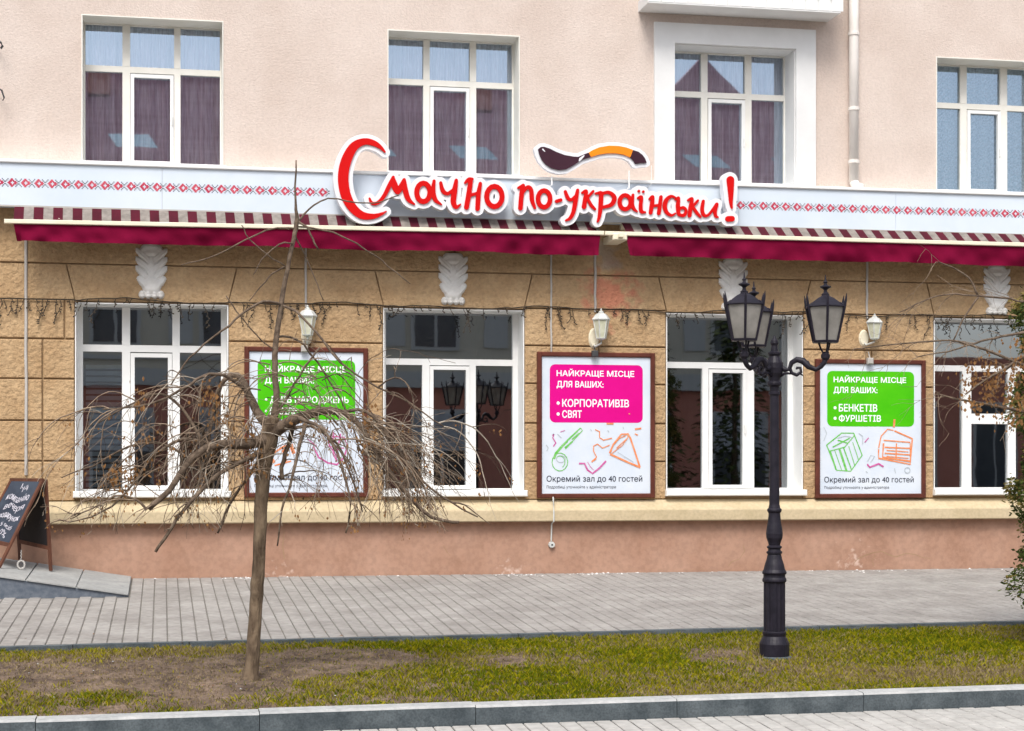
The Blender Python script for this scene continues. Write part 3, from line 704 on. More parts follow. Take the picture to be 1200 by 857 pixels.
LET = [
 [('s', [(328, 132, 4), (300, 103, 10), (262, 82, 15), (215, 75, 17), (162, 100, 22), (125, 160, 26), (105, 230, 27), (103, 300, 27), (118, 370, 26), (150, 430, 23), (200, 472, 20), (258, 480, 14), (305, 468, 8), (335, 452, 3)])],
 [('s', [(244, 382, 5), (258, 408, 8), (290, 405, 9), (322, 370, 10), (350, 315, 11), (372, 268, 8)]), ('s', [(371, 272, 9), (382, 318, 17), (397, 348, 12), (416, 315, 13), (431, 282, 9)]), ('s', [(431, 286, 10), (438, 340, 14), (455, 388, 12), (487, 414, 4)])],
 [('e', 535, 350, 36, 50, 13), ('s', [(593, 288, 8), (588, 345, 12), (600, 390, 11), (633, 416, 4)])],
 [('s', [(629, 298, 8), (640, 340, 11), (665, 357, 9), (697, 335, 8)]), ('s', [(713, 285, 9), (704, 340, 14), (697, 400, 14), (712, 430, 10), (736, 414, 4)])],
 [('s', [(761, 298, 6), (780, 280, 10), (800, 278, 7)]), ('s', [(790, 290, 12), (782, 350, 13), (768, 430, 13)]), ('s', [(780, 368, 8), (835, 352, 8)]), ('s', [(843, 302, 9), (833, 360, 12), (828, 438, 12)])],
 [('e', 919, 372, 42, 55, 13)],
 [('s', [(1048, 325, 6), (1075, 312, 9)]), ('s', [(1072, 322, 13), (1064, 380, 12), (1060, 435, 12)]), ('s', [(1072, 352, 7), (1098, 322, 10), (1118, 338, 11), (1122, 390, 11), (1138, 434, 7)])],
 [('e', B_+80, 385, 33, 45, 12)],
 [('s', [(B_+147, 398, 9), (B_+170, 391, 9)])],
 [('s', [(B_+195, 345, 8), (B_+206, 376, 10), (B_+225, 391, 8), (B_+250, 370, 8)]), ('s', [(B_+262, 337, 8), (B_+251, 390, 12), (B_+240, 450, 11), (B_+222, 488, 9), (B_+198, 501, 5)])],
 [('s', [(B_+286, 352, 6), (B_+307, 343, 9), (B_+302, 385, 11), (B_+296, 428, 12)]), ('s', [(B_+302, 388, 7), (B_+325, 366, 7), (B_+345, 344, 7)]), ('s', [(B_+315, 382, 7), (B_+335, 420, 9), (B_+356, 441, 6)])],
 [('s', [(B_+360, 356, 6), (B_+385, 350, 8)]), ('s', [(B_+389, 356, 12), (B_+386, 420, 12), (B_+379, 478, 9), (B_+370, 507, 6)]), ('s', [(B_+392, 357, 8), (B_+430, 350, 9), (B_+460, 377, 12), (B_+445, 415, 11), (B_+400, 430, 8)])],
 [('e', B_+518, 403, 30, 38, 11), ('s', [(B_+561, 363, 7), (B_+556, 410, 10), (B_+565, 438, 9), (B_+583, 454, 4)])],
 [('s', [(B_+592, 343, 7), (B_+593, 343, 7)]), ('s', [(B_+616, 346, 7), (B_+617, 346, 7)]), ('s', [(B_+588, 380, 6), (B_+606, 376, 9), (B_+602, 420, 10), (B_+606, 453, 10), (B_+627, 457, 5)])],
 [('s', [(B_+650, 386, 6), (B_+667, 374, 9), (B_+662, 420, 11), (B_+656, 460, 10)]), ('s', [(B_+662, 424, 7), (B_+704, 418, 7)]), ('s', [(B_+712, 374, 9), (B_+706, 420, 10), (B_+700, 463, 10)])],
 [('s', [(B_+789, 378, 5), (B_+766, 371, 8), (B_+742, 390, 11), (B_+732, 425, 12), (B_+743, 458, 10), (B_+768, 474, 7), (B_+790, 463, 4)])],
 [('s', [(B_+790, 388, 6), (B_+807, 380, 8), (B_+803, 420, 11), (B_+806, 462, 10)]), ('s', [(B_+808, 440, 7), (B_+833, 432, 8), (B_+848, 451, 8), (B_+835, 474, 9), (B_+808, 470, 8)])],
 [('s', [(B_+858, 392, 6), (B_+880, 384, 8), (B_+872, 430, 11), (B_+866, 476, 10)]), ('s', [(B_+874, 434, 6), (B_+896, 412, 7), (B_+912, 393, 6)]), ('s', [(B_+886, 430, 7), (B_+905, 460, 9), (B_+926, 482, 6)])],
 [('s', [(B_+941, 397, 8), (B_+934, 440, 10), (B_+943, 472, 9), (B_+965, 474, 7), (B_+990, 445, 7), (B_+1012, 412, 7)]), ('s', [(B_+1015, 413, 8), (B_+1004, 450, 10), (B_+1008, 478, 8), (B_+1021, 484, 4)])],
 [('s', [(B_+1087, 283, 21), (B_+1089, 340, 16), (B_+1090, 400, 10), (B_+1095, 434, 5)]), ('s', [(B_+1074, 493, 15), (B_+1096, 492, 15)])],
]
def zx(zx_, zy): p = P(380+zx_/4.615, 150+zy/4.615, YS); return p.x, p.z
KPX = .0106/4.615 * 1.0                    # metres for one traced unit
def conv(sh):
    st = spl(sh[1]) if sh[0] == 's' else ell(*sh[1:])
    return [(*zx(a, b), w*KPX) for a, b, w in st]
letters = [[conv(s) for s in L] for L in LET]
c0 = P(630, 222, YS); sign = thing('restaurant_sign', (c0.x, -.2, c0.z), 'red handwritten lettering on thick white backing reading Смачно по-українськи!', 'sign')
stp = .0085
def grid(strokes, pad):
    ax = [s[0] for st in strokes for s in st]; az = [s[1] for st in strokes for s in st]
    xs = np.arange(min(ax)-pad, max(ax)+pad, stp); zs = np.arange(min(az)-pad, max(az)+pad, stp); return xs, zs, *np.meshgrid(xs, zs)
names = 'Смачнопо-українськи!'
for L in letters:
    xs, zs, GX, GZ = grid(L, .09); mb = MB(); contour(mb, seg_field(GX, GZ, L), xs, zs, YS-.02, YS+.01); mb.build('letter', M['sred'], sign)
allst = [s for L in letters for s in L]
xs, zs, GX, GZ = grid(allst, .14); Fb = seg_field(GX, GZ, allst)-.052
mb = MB(); contour(mb, Fb, xs, zs, YS, YS+.13); mb.build('backing', M['swhite'], sign)
mb = MB()
for px in (430, 520, 610, 700, 790, 850):
    p = P(px, 232, YS); mb.box(p.x-.015, p.x+.015, YS+.125, YFA, p.z-.015, p.z+.015)
mb.build('standoff', M['cable'], sign)
# spoon
def bz(pts): return [zx(a+B_, b) for a, b in pts]
dark1 = bz([(47, 117), (54, 145), (68, 175), (90, 200), (120, 219), (160, 229), (200, 225), (240, 203), (285, 174), (332, 159), (320, 135), (290, 147), (265, 158), (240, 157), (190, 148), (145, 131), (110, 113), (80, 104), (62, 105)])
oran = bz([(320, 135), (345, 120), (380, 106), (430, 98), (480, 99), (525, 108), (560, 121), (545, 161), (510, 146), (470, 139), (420, 139), (375, 146), (332, 159)])
dark2 = bz([(560, 121), (590, 131), (612, 148), (626, 168), (634, 190), (605, 191), (573, 196), (562, 178), (545, 161)])
mid = P(690, 187, YS); spoon = thing('spoon_sign', (mid.x, YS, mid.z), 'white backed spoon emblem in dark brown and orange above the lettering', 'sign')
allp = dark1+oran+dark2; xs = np.arange(min(p[0] for p in allp)-.12, max(p[0] for p in allp)+.12, stp); zs = np.arange(min(p[1] for p in allp)-.12, max(p[1] for p in allp)+.12, stp); GX, GZ = np.meshgrid(xs, zs)
fd1, fo, fd2 = poly_field(GX, GZ, dark1), poly_field(GX, GZ, oran), poly_field(GX, GZ, dark2)
mb = MB(); contour(mb, np.minimum(np.minimum(fd1, fo), fd2)-.047, xs, zs, YS, YS+.07); mb.build('backing', M['swhite'], spoon)
mb = MB(); contour(mb, fd1, xs, zs, YS-.02, YS+.01); mb.build('bowl', M['sbrown'], spoon)
mb = MB(); contour(mb, fo, xs, zs, YS-.0215, YS+.01); mb.build('handle_band', M['sorange'], spoon)
mb = MB(); contour(mb, fd2, xs, zs, YS-.02, YS+.01); mb.build('handle_tip', M['sbrown'], spoon)
mb = MB(); hl = [(*zx(B_+a, b), w*KPX) for a, b, w in ((268, 182, 2), (275, 170, 7), (295, 152, 3))]; GXs = None
Fh = seg_field(GX, GZ, [hl, [(*zx(B_+a, b), w*KPX) for a, b, w in ((72, 118, 4), (84, 130, 2))]]); contour(mb, Fh, xs, zs, YS-.023, YS-.021); mb.build('highlight', M['swhite'], spoon)
for a, t0, t1 in ((128, 258, 302), (547, 228, 318), (668, 200, 300)):
    p, q = zx(B_+a, t0), zx(B_+a, t1); mb = MB(); r_ = .010 if a != 668 else .004; mb.tube([(p[0], YS+.05, p[1]), (q[0], YS+.05, q[1]), (q[0], YFA, q[1]-.02)], r_, 8); mb.build('post', M['white'], spoon)

# =====================================================================
# POSTERS
# =====================================================================
from mathutils.geometry import interpolate_bezier
_tc = {}
def outlines(body):            # letter outlines of a line of text as closed polylines
    if body not in _tc:
        c = bpy.data.curves.new('lettering', 'FONT'); c.body = body
        o = bpy.data.objects.new('lettering', c); C.objects.link(o); bpy.context.view_layer.update()
        cu = o.to_curve(bpy.context.evaluated_depsgraph_get()); L = []
        for sp_ in cu.splines:
            bp = sp_.bezier_points; n = len(bp); q = []
            for i in range(n):
                p0, p1 = bp[i], bp[(i+1) % n]
                if (p0.co-p0.handle_right).length < 1e-5 and (p1.co-p1.handle_left).length < 1e-5: q.append(p0.co[:2])
                else: q += [tuple(v[:2]) for v in interpolate_bezier(p0.co, p0.handle_right, p1.handle_left, p1.co, 6)[:-1]]
            L.append(np.array(q))
        o.to_curve_clear(); bpy.data.objects.remove(o); al = np.concatenate(L); _tc[body] = (L, al.min(0), al.max(0))
    return _tc[body]
def text_field(body, x0, x1, z0, z1, cellsz, bold):
    L, mn, mx = outlines(body); xs = np.arange(x0-2*cellsz-bold, x1+2*cellsz+bold, cellsz); zs = np.arange(z0-2*cellsz-bold, z1+2*cellsz+bold, cellsz); GX, GZ = np.meshgrid(xs, zs)
    D = np.full(GX.shape, .05); Wn = np.zeros(GX.shape, int)
    for q in L:
        q = (q-mn)/(mx-mn)*np.array([x1-x0, z1-z0])+np.array([x0, z0]); j0 = max(0, int((q[:, 0].min()-xs[0])/cellsz)-3); j1 = int((q[:, 0].max()-xs[0])/cellsz)+4
        gx, gz_ = GX[:, j0:j1], GZ[:, j0:j1]; d = D[:, j0:j1]; w_ = Wn[:, j0:j1]
        for (ax, az), (bx, bz_) in zip(q, np.roll(q, -1, 0)):
            dx_, dz_ = bx-ax, bz_-az; t = np.clip(((gx-ax)*dx_+(gz_-az)*dz_)/(dx_*dx_+dz_*dz_+1e-14), 0, 1); np.minimum(d, np.hypot(gx-ax-t*dx_, gz_-az-t*dz_), out=d)
            if az == bz_: continue
            left = (bx-ax)*(gz_-az)-(gx-ax)*(bz_-az); w_ += ((az <= gz_) & (bz_ > gz_) & (left > 0)).astype(int)-((az > gz_) & (bz_ <= gz_) & (left < 0)).astype(int)
    return np.where(Wn != 0, -D, D)-bold, xs, zs
def put_text(mb, body, x0, x1, z0, z1, Y, bold=0.0, cellsz=.0045):
    F, xs, zs = text_field(body, x0, x1, z0, z1, cellsz, bold); contour(mb, F, xs, zs, Y, Y+.0004)
def poster(pl, pr, pt, pb, panel, lines, art, label, text_ink='ink'):
    Yp = -.075; p0 = P(pl, pt, Yp); p1 = P(pr, pb, Yp); xm = (pl+pr)/2
    x0, x1 = X(pl, Yp), X(pr, Yp); z1, z0 = ZZ(pt, xm, Yp), ZZ(pb, xm, Yp); b = .058
    t = thing('poster', ((x0+x1)/2, -.02, z0), label, 'poster', 'framed posters between the ground floor windows')
    f = MB(); f.box(x0, x0+b, Yp, -.012, z0, z1, 0, .012); f.box(x1-b, x1, Yp, -.012, z0, z1, 0, .012); f.box(x0+b-.012, x1-b+.012, Yp+.004, -.012, z0, z0+b, 0, .012); f.box(x0+b-.012, x1-b+.012, Yp+.004, -.012, z1-b, z1, 0, .012)
    f.build('frame', M['pframe'], t)
    s = MB(); s.box(x0+b, x1-b, -.045, -.02, z0+b, z1-b); s.build('sheet', M['paper'], t)
    ax0, ax1, az0, az1 = x0+b, x1-b, z0+b, z1-b
    U = lambda u: ax0+(ax1-ax0)*u
    V = lambda v: az1-(az1-az0)*v
    Y1, Y2 = -.0462, -.0474
    g = MB(); r = .05; pts = []
    for cx, cv, a0 in ((.93-r, .047+r, 0), (.073+r, .047+r, 90), (.073+r, .49-r, 180), (.93-r, .49-r, 270)):
        for k in range(7):
            a = R(a0+15*k); pts.append((U(cx+r*math.cos(a)), V(cv-r*math.sin(a)*(ax1-ax0)/(az1-az0))))
    g.add([(x, Y1, z) for x, z in pts], [tuple(range(len(pts)))]); g.build('colour_panel', M[panel], t)
    for (body, u0, u1, v0, v1) in lines: w = MB(); put_text(w, body, U(u0), U(u1), V(v1), V(v0), Y2, .0022); w.build('headline', M['pwhite'], t)
    w = MB(); put_text(w, 'Окремий зал до 40 гостей', U(.045), U(.925), V(.925), V(.868), Y2, .0008); w.build('small_print', M[text_ink], t); w = MB(); put_text(w, 'Подробиці уточнюйте у адміністратора', U(.045), U(.68), V(.968), V(.94), Y2, 0, .003)
    w.build('small_print', M[text_ink], t)
    cols = {}
    for n_, (col, hw, pts) in enumerate(art):
        q = cols.setdefault(col, MB()); sc = (ax1-ax0)
        q.strip([(U(a), V(c)) for a, c in pts], hw*sc*.62, -.0478-.00012*n_)
    for col, q in cols.items(): q.build('drawing', M[col], t)
    # clip lamp bracket at the top rail
    c = MB(); xc = (x0+x1)/2-.03; c.box(xc-.04, xc+.04, Yp-.05, Yp+.004, z1-.06, z1+.02, 0, .01); c.tube([(xc, Yp-.03, z1), (xc, -.04, z1+.1)], .008, 6); c.build('clip', M['dark' if panel == 'pink' else 'cable'], t)
    return t
def zm(pts): return [((x/8.57+630-635.3)/126.7, (y/8.57+490-417.5)/159.5) for x, y in pts]
def zr(pts): return [((x/8.57+955-961)/119., (y/8.57+490-427)/151.) for x, y in pts]
def arc(cx, cy, rx, ry, a0, a1, n=14): return [(cx+rx*math.cos(R(a0+(a1-a0)*k/n)), cy+ry*math.sin(R(a0+(a1-a0)*k/n))) for k in range(n+1)]
H1 = [('НАЙКРАЩЕ МІСЦЕ', .137, .85, .088, .150), ('ДЛЯ ВАШИХ:', .137, .565, .178, .232)]
art_m = [('grn', .018, zm([(165, 400), (185, 345), (240, 280)])), ('grn', .014, zm([(215, 310), (300, 220)])), ('grn', .008, zm([(240, 270), (430, 90)])), ('grn', .012, zm([(300, 215), (400, 120)])),
  ('grn', .006, zm([(280, 300), (450, 115), (430, 90)])), ('grn', .012, zm([(275, 290), (350, 225)])), ('grn', .009, zm([(345, 205), (420, 140)])), ('grn', .006, zm(arc(225, 430, 78, 90, -30, 330))), ('gry', .005, zm(arc(235, 400, 45, 35, 0, 360))), ('grn', .005, zm(arc(225, 430, 50, 60, -120, 60))),
  ('mag', .009, zm([(150, 165), (165, 150), (155, 190), (185, 240), (160, 275)])), ('gry', .006, zm([(90, 260), (110, 290), (95, 320)])), ('mag', .005, zm([(230, 130), (275, 115)])), ('gry', .005, zm([(200, 150), (240, 190)])),
  ('mag', .013, zm([(415, 445), (470, 445), (500, 510), (550, 545), (620, 490), (685, 420)])), ('mag', .004, zm([(500, 430), (530, 480), (560, 510)])),
  ('org', .008, zm([(540, 430), (590, 380), (560, 320), (560, 270), (600, 250), (650, 290), (720, 260)])), ('org', .012, zm([(545, 425), (585, 395)])), ('org', .008, zm([(575, 105), (620, 125), (620, 185), (660, 210), (745, 190)])),
  ('org', .012, zm([(720, 340), (760, 250), (840, 150), (910, 150)])), ('org', .013, zm([(900, 140), (930, 190), (980, 340), (1025, 480)])), ('org', .014, zm([(1030, 485), (900, 430), (725, 350)])), ('org', .006, zm(arc(830, 250, 135, 38, 0, 360, 20))) , ('org', .007, zm([(790, 290), (900, 190)])), ('gry', .003, zm([(800, 330), (960, 430)])),
  ('org', .012, zm([(690, 45), (760, 45)])), ('org', .012, zm([(975, 100), (1040, 90)])), ('org', .009, zm([(975, 145), (1005, 160)])), ('gry', .005, zm([(530, 100), (540, 120)])), ('gry', .005, zm([(700, 110), (715, 130)])), ('gry', .005, zm([(855, 75), (860, 100)])), ('org', .008, zm([(915, -60), (925, -50)]))]
# cone mouth as a tilted oval instead of a flat one
art_m = [a for a in art_m if len(a[2]) != 21]+[('org', .006, zm([(735, 350), (760, 330), (850, 260), (900, 190), (905, 160)])), ('org', .006, zm([(735, 330), (750, 270), (820, 190), (880, 165)]))]
art_r = [('grn', .009, zr([(120, 270), (270, 150), (390, 150), (475, 370), (360, 530), (220, 520), (120, 270)])), ('grn', .008, zr([(120, 275), (150, 330), (300, 290), (400, 170)])), ('grn', .012, zr([(155, 330), (215, 515)])), ('grn', .016, zr([(245, 300), (320, 530)])), ('grn', .009, zr([(290, 300), (370, 520)])),
  ('grn', .006, zr([(200, 320), (270, 520)])), ('grn', .006, zr([(340, 280), (400, 470)])), ('grn', .006, zr([(380, 240), (440, 420)])), ('grn', .009, zr([(180, 290), (350, 200)])), ('grn', .009, zr([(230, 220), (330, 250)])), ('gry', .005, zr([(230, 200), (300, 180), (370, 190)])),
  ('org', .011, zr([(800, 125), (985, 205)])), ('org', .009, zr([(790, 120), (730, 110), (665, 180), (640, 300)])), ('org', .012, zr([(640, 310), (640, 400), (960, 460), (980, 210)])), ('org', .009, zr([(690, 220), (960, 240)])), ('org', .014, zr([(690, 250), (680, 390), (960, 430)])),
  ('org', .010, zr([(700, 290), (960, 300)])), ('org', .010, zr([(700, 350), (955, 365)])), ('org', .010, zr([(820, 250), (815, 400)])), ('org', .008, zr([(960, 250), (960, 440)])), ('org', .016, zr([(800, 10), (793, 90)])), ('org', .007, zr([(720, 320), (940, 335)])), ('org', .007, zr([(720, 380), (940, 400)])),
  ('mag', .013, zr([(525, 460), (550, 490), (590, 475), (640, 455), (690, 485)])), ('gry', .005, zr([(530, 430), (560, 370), (600, 380), (560, 440)])), ('mag', .007, zr([(500, 240), (540, 195)])), ('gry', .005, zr([(440, 150), (480, 180), (480, 260)])), ('gry', .005, zr([(510, 530), (530, 545)])),
  ('gry', .005, zr([(800, 500), (810, 550)])), ('gry', .005, zr(arc(930, 520, 28, 28, 0, 360))), ('gry', .004, zr([(90, 90), (120, 150), (90, 230)]))]
def zl(pts): return [((x/4.513+285-290)/138., (y/4.513+400-410)/170.) for x, y in pts]
art_l = [('mag', .012, zl([(370, 560), (400, 620), (450, 650), (500, 660), (540, 620), (560, 550)])), ('mag', .008, zl([(440, 480), (460, 560), (520, 640)])), ('mag', .010, zl([(480, 480), (480, 600), (500, 640)])), ('mag', .010, zl([(520, 490), (500, 600)])), ('mag', .007, zl([(340, 520), (390, 560)])), ('mag', .008, zl([(430, 500), (540, 510), (560, 560)])), ('mag', .007, zl([(450, 560), (540, 570)])),
  ('org', .022, zl([(145, 630), (158, 650)])), ('org', .022, zl([(205, 640), (225, 630)])), ('org', .024, zl([(250, 560), (265, 600)])), ('org', .02, zl([(200, 590), (225, 575)])), ('org', .012, zl([(150, 600), (210, 560), (260, 550)])), ('org', .010, zl([(160, 665), (250, 640)])), ('org', .02, zl([(95, 440), (120, 445)]))]
poster(286.5, 431.5, 407, 583, 'green', H1+[('• ДНІВ НАРОДЖЕНЬ', .137, .87, .315, .37), ('• ВЕСІЛЬ', .137, .42, .395, .445)], art_l, 'green headed framed poster behind the bare tree')
poster(630, 768, 413, 584, 'pink', H1+[('•', .137, .163, .328, .350), ('КОРПОРАТИВІВ', .188, .80, .310, .366), ('•', .137, .163, .408, .430), ('СВЯТ', .188, .365, .392, .446)], art_m, 'magenta headed framed poster between the middle windows')
poster(956.5, 1085.5, 421.5, 584, 'green', H1+[('•', .137, .163, .328, .350), ('БЕНКЕТІВ', .188, .563, .310, .366), ('•', .137, .163, .408, .430), ('ФУРШЕТІВ', .188, .6, .392, .446)], art_r, 'green headed framed poster right of the street lamp')

# =====================================================================
# WALL LANTERNS, CABLES, GARLAND
# =====================================================================
def wall_lantern(px, py0, py1, dx_, label):
    Yl = -.16; c = P(px, (py0+py1)/2, Yl); H = P(px, py0, Yl).z-P(px, py1, Yl).z
    t = thing('wall_lantern', (c.x, 0, c.z-H/2), label, 'lantern', 'white coach lanterns over the posters')
    zt, zb2 = c.z+H/2, c.z-H/2; xw = c.x-dx_; ch_ = H*.66
    mb = MB(); n = 16
    for k in range(1): mb.lathe([(.0, 0)]*1+[(.001, 0)], (xw, 0, 0), 4)
    mb = MB(); vs = [(xw+.07*math.cos(2*math.pi*k/n), -.018, zb2+H*.27+H*.27*math.sin(2*math.pi*k/n)) for k in range(n)]; vs += [(xw+(v[0]-xw)*.75, -.045, zb2+H*.27+(v[2]-zb2-H*.27)*.8) for v in vs]
    mb.add(vs, [(k, (k+1) % n, n+(k+1) % n, n+k) for k in range(n)]+[tuple(range(n, 2*n))[::-1]]); mb.build('wall_plate', M['rail'], t)
    mb = MB(); mb.tube([(xw, -.04, zb2+.05), (xw, -.1, zb2+.02), (c.x, Yl, zb2+.06), (c.x, Yl, zb2+H*.25)], .013, 7); mb.build('arm', M['lwhite'], t, smooth=True)
    z0, z1 = zb2+H*.26, zb2+H*.70; r0, r1 = .058, .098
    cag = MB(); pan = MB(); 
    for k in range(6):
        a, b = 2*math.pi*k/6, 2*math.pi*(k+1)/6
        pa0 = (c.x+r0*math.cos(a), Yl+r0*math.sin(a), z0); pa1 = (c.x+r1*math.cos(a), Yl+r1*math.sin(a), z1); pb0 = (c.x+r0*math.cos(b), Yl+r0*math.sin(b), z0); pb1 = (c.x+r1*math.cos(b), Yl+r1*math.sin(b), z1)
        cag.tube([pa0, pa1], .0075, 5); pan.add([pa0, pb0, pb1, pa1], [(0, 1, 2, 3)])
    cag.lathe([(r0*.4, -.03), (r0*1.1, -.012), (r0*1.15, 0)], (c.x, Yl, z0), 6)
    cag.build('cage', M['lwhite'], t); pan.build('glass', M['lglass'], t)
    mb = MB(); mb.lathe([(r1*1.12, 0), (r1*1.2, .014), (r1*.7, H*.16), (r1*.35, H*.19), (r1*.35, H*.22), (.012, H*.25), (.014, H*.28), (.003, H*.31)], (c.x, Yl, z1), 6); mb.build('cap', M['lwhite'], t)
wall_lantern(360.5, 358, 404, .0, 'white wall lantern over the left green poster, behind the tree')
wall_lantern(704.5, 362, 408, .06, 'white wall lantern over the magenta poster')
wall_lantern(1025, 368, 406, .09, 'white wall lantern over the right green poster')
def cable(px, y0, y1, r, label, extra=None, yy=-.028, mt='cable'):
    a, b = P(px, y0, yy), P(px, y1, yy); mb = MB(); pts = [a]; n = 8
    for k in range(1, n): pts.append(a.lerp(b, k/n)+Vector((random.uniform(-.004, .004), 0, 0)))
    pts.append(b); mb.tube(pts, r, 6)
    if extra: extra(mb)
    tag(mb.build('cable', M[mt]), label, 'cable')
cable(30.5, 268, 557, .018, 'pale conduit running down the wall behind the chalkboard')
cable(358.5, 285, 360, .014, 'pale conduit down to the lantern behind the tree')
cable(697.5, 290, 366, .016, 'pale conduit down to the lantern over the magenta poster')
cable(646, 290, 413, .012, 'thin grey cable dropping behind the magenta poster')
cable(1016, 300, 374, .016, 'pale conduit down to the lantern over the right green poster')
mb = MB(); pts = [P(648, 582, -.03), P(648.5, 586, -.17), P(649, 600, -.175), P(649, 611, -.165), P(646.5, 614, -.06), P(646, 634, -.05)]
mb.tube(pts, .010, 6); w = mb; cab = thing('sensor_cable', tuple(P(646, 638, -.04)), 'white cable with a small round box hanging below the magenta poster', 'cable')
mb.build('wire', M['lwhite'], cab); mb = MB(); q = P(646.5, 638.5, -.05); n = 12
vs = [(q.x+.042*math.cos(2*math.pi*k/n), -.035, q.z+.042*math.sin(2*math.pi*k/n)) for k in range(n)]+[(q.x+.036*math.cos(2*math.pi*k/n), -.075, q.z+.036*math.sin(2*math.pi*k/n)) for k in range(n)]
mb.add(vs, [(k, (k+1) % n, n+(k+1) % n, n+k) for k in range(n)]+[tuple(range(n, 2*n))[::-1]]); mb.build('round_box', M['lwhite'], cab)
mb = MB(); mb.box(q.x-.01, q.x+.01, -.079, -.075, q.z-.01, q.z+.01); mb.build('socket_hole', M['dark'], cab)
# icicle light garland
gz_t = ZZ(361); GA = thing('light_garland', (X(-20), -.03, gz_t), 'dark icicle light garland strung along the wall over the windows', 'garland')
cb, dr = MB(), MB(); pts = []; x = X(-30); k = 0
while x < X(1230):
    z = gz_t+.012*math.sin(x*5.1)+.015*math.sin(x*2.3)+random.uniform(-.006, .006); pts.append((x, -.04, z)); x += .07
cb.tube(pts, .0075, 5); cb.build('wire', M['garl'], GA)
for (x, y, z) in pts:
    if random.random() < .72:
        L = random.choice((.05, .08, .12, .2, .32)); p = Vector((x+random.uniform(-.03, .03), -.042, z)); pl_ = [p.copy()]; n = int(L/.03)+1; drift = random.uniform(-.6, .6)
        for q in range(n): p = p+Vector((random.uniform(-.016, .016)+drift*.012, random.uniform(-.006, .004), -.026)); pl_.append(p.copy())
        dr.tube(pl_, .0045, 4)
        for q in pl_[1:]:
            if random.random() < .6:
                s = random.choice((-1, 1)); dr.tube([q, q+Vector((s*random.uniform(.012, .03), -.006, -random.uniform(.0, .022)))], [.005, .008], 4)
dr.build('drops', M['garl'], GA, kind='stuff')

# =====================================================================
# RAMP AND CHALKBOARD
# =====================================================================
rt = MB(); xr = RAMP_X-.03; xl = BL+1; h_at = lambda x: .012+max(0, (xr-x))*(.235/(xr-X(0)))
def rp(x, y, dz): return (x, y, gz(y)+dz)
xs_ = [xr, X(100), X(99), X(0), xl]
h = [h_at(q) for q in xs_]
top = []; 
for a, hh_ in zip(xs_, h): top.append((rp(a, -.031, hh_*.95), rp(a, RAMP_Y, hh_), rp(a, RAMP_Y, -.02)))
rt.add([p for q in top for p in q], [(3*i, 3*i+1, 3*i+4, 3*i+3) for i in range(len(xs_)-1)], 0)
rt.add([p for q in top for p in q], [(3*i+1, 3*i+2, 3*i+5, 3*i+4) for i in range(len(xs_)-1)]+[(0, 2, 1)], 1)
ramp = rt.build('ramp', [M['ramp'], M['rampside']], kind='structure')
for a, b in ((xr, X(99)), (X(98), X(45)), (X(44), X(-60)), (X(-61), xl)):
    mb = MB(); y0_, y1_ = RAMP_Y-.02, -.04
    v = [rp(a-.004, y0_, h_at(a)+.002), rp(b+.004, y0_, h_at(b)+.002), rp(b+.004, y1_, h_at(b)+.002), rp(a-.004, y1_, h_at(a)+.002)]
    v2 = [(p[0], p[1], p[2]+.013) for p in v]
    mb.add(v+v2, [(4, 5, 6, 7), (0, 1, 5, 4), (1, 2, 6, 5), (2, 3, 7, 6), (3, 0, 4, 7)]); mb.build('slab', M['ramp'], ramp)
def ramp_z(x, y): return gz(y)+h_at(x)+.024
# chalkboard
yr = -.75; xr_ = X(59.5, yr); base = Vector((xr_, yr, ramp_z(xr_, yr)))
nrm = Vector((-.80, -.60, 0)); wv = Vector((-.60, .80, 0))*.62; spread = .66
zt = P(52, 562, yr-.1).z; Hb = zt-base.z
CB = thing('chalkboard', tuple(base), 'folding wooden chalkboard with white handwriting standing on the grey ramp', 'chalkboard')
apex = base+nrm*(spread*.13)+Vector((0, 0, Hb))
ff = base+nrm*spread; ff.z = ramp_z(ff.x, ff.y)
def bar(p, q, w, name, m, along):
    mb = MB(); d = (q-p).normalized(); a = along.normalized(); b = d.cross(a).normalized(); vs = []
    for e in (p, q):
        for s, t in ((-1, -1), (1, -1), (1, 1), (-1, 1)): vs.append(e+a*w*s+b*w*.5*t)
    mb.add(vs, [(0, 3, 2, 1), (4, 5, 6, 7), (0, 1, 5, 4), (1, 2, 6, 5), (2, 3, 7, 6), (3, 0, 4, 7)]); return mb.build(name, m, CB)
def legz(p): return Vector((p.x, p.y, ramp_z(p.x, p.y)))
apf = apex+nrm*.02; apb = apex-nrm*.02
fr0, fr1 = ff, legz(ff+wv); bk0, bk1 = base, legz(base+wv)
bar(fr0, apf, .022, 'leg', M['wood'], wv); bar(fr1, apf+wv, .022, 'leg', M['wood'], wv)
bar(bk0, apb, .022, 'leg', M['wood'], wv); bar(bk1, apb+wv, .022, 'leg', M['wood'], wv)
def panel(l0, t0, l1, t1, v0, v1, name, m, off, u0=.0, u1=1.0):
    def pt(u, v): a = l0.lerp(t0, v); b = l1.lerp(t1, v); return a.lerp(b, u)
    nn = (t0-l0).cross(l1-l0).normalized(); nn = nn if nn.dot(off) > 0 else -nn
    mb = MB(); vs = [pt(u0, v0), pt(u1, v0), pt(u1, v1), pt(u0, v1)]; vs = [p+nn*.008 for p in vs]+[p-nn*.006 for p in vs]
    mb.add(vs, [(0, 1, 2, 3), (7, 6, 5, 4), (0, 4, 5, 1), (1, 5, 6, 2), (2, 6, 7, 3), (3, 7, 4, 0)]); return mb.build(name, m, CB), pt, nn
fp, pt, nn = panel(fr0, apf, fr1, apf+wv, .27, .97, 'writing_panel', M['slate'], nrm)
panel(bk0, apb, bk1, apb+wv, .27, .97, 'back_panel', M['boardback'], -nrm)
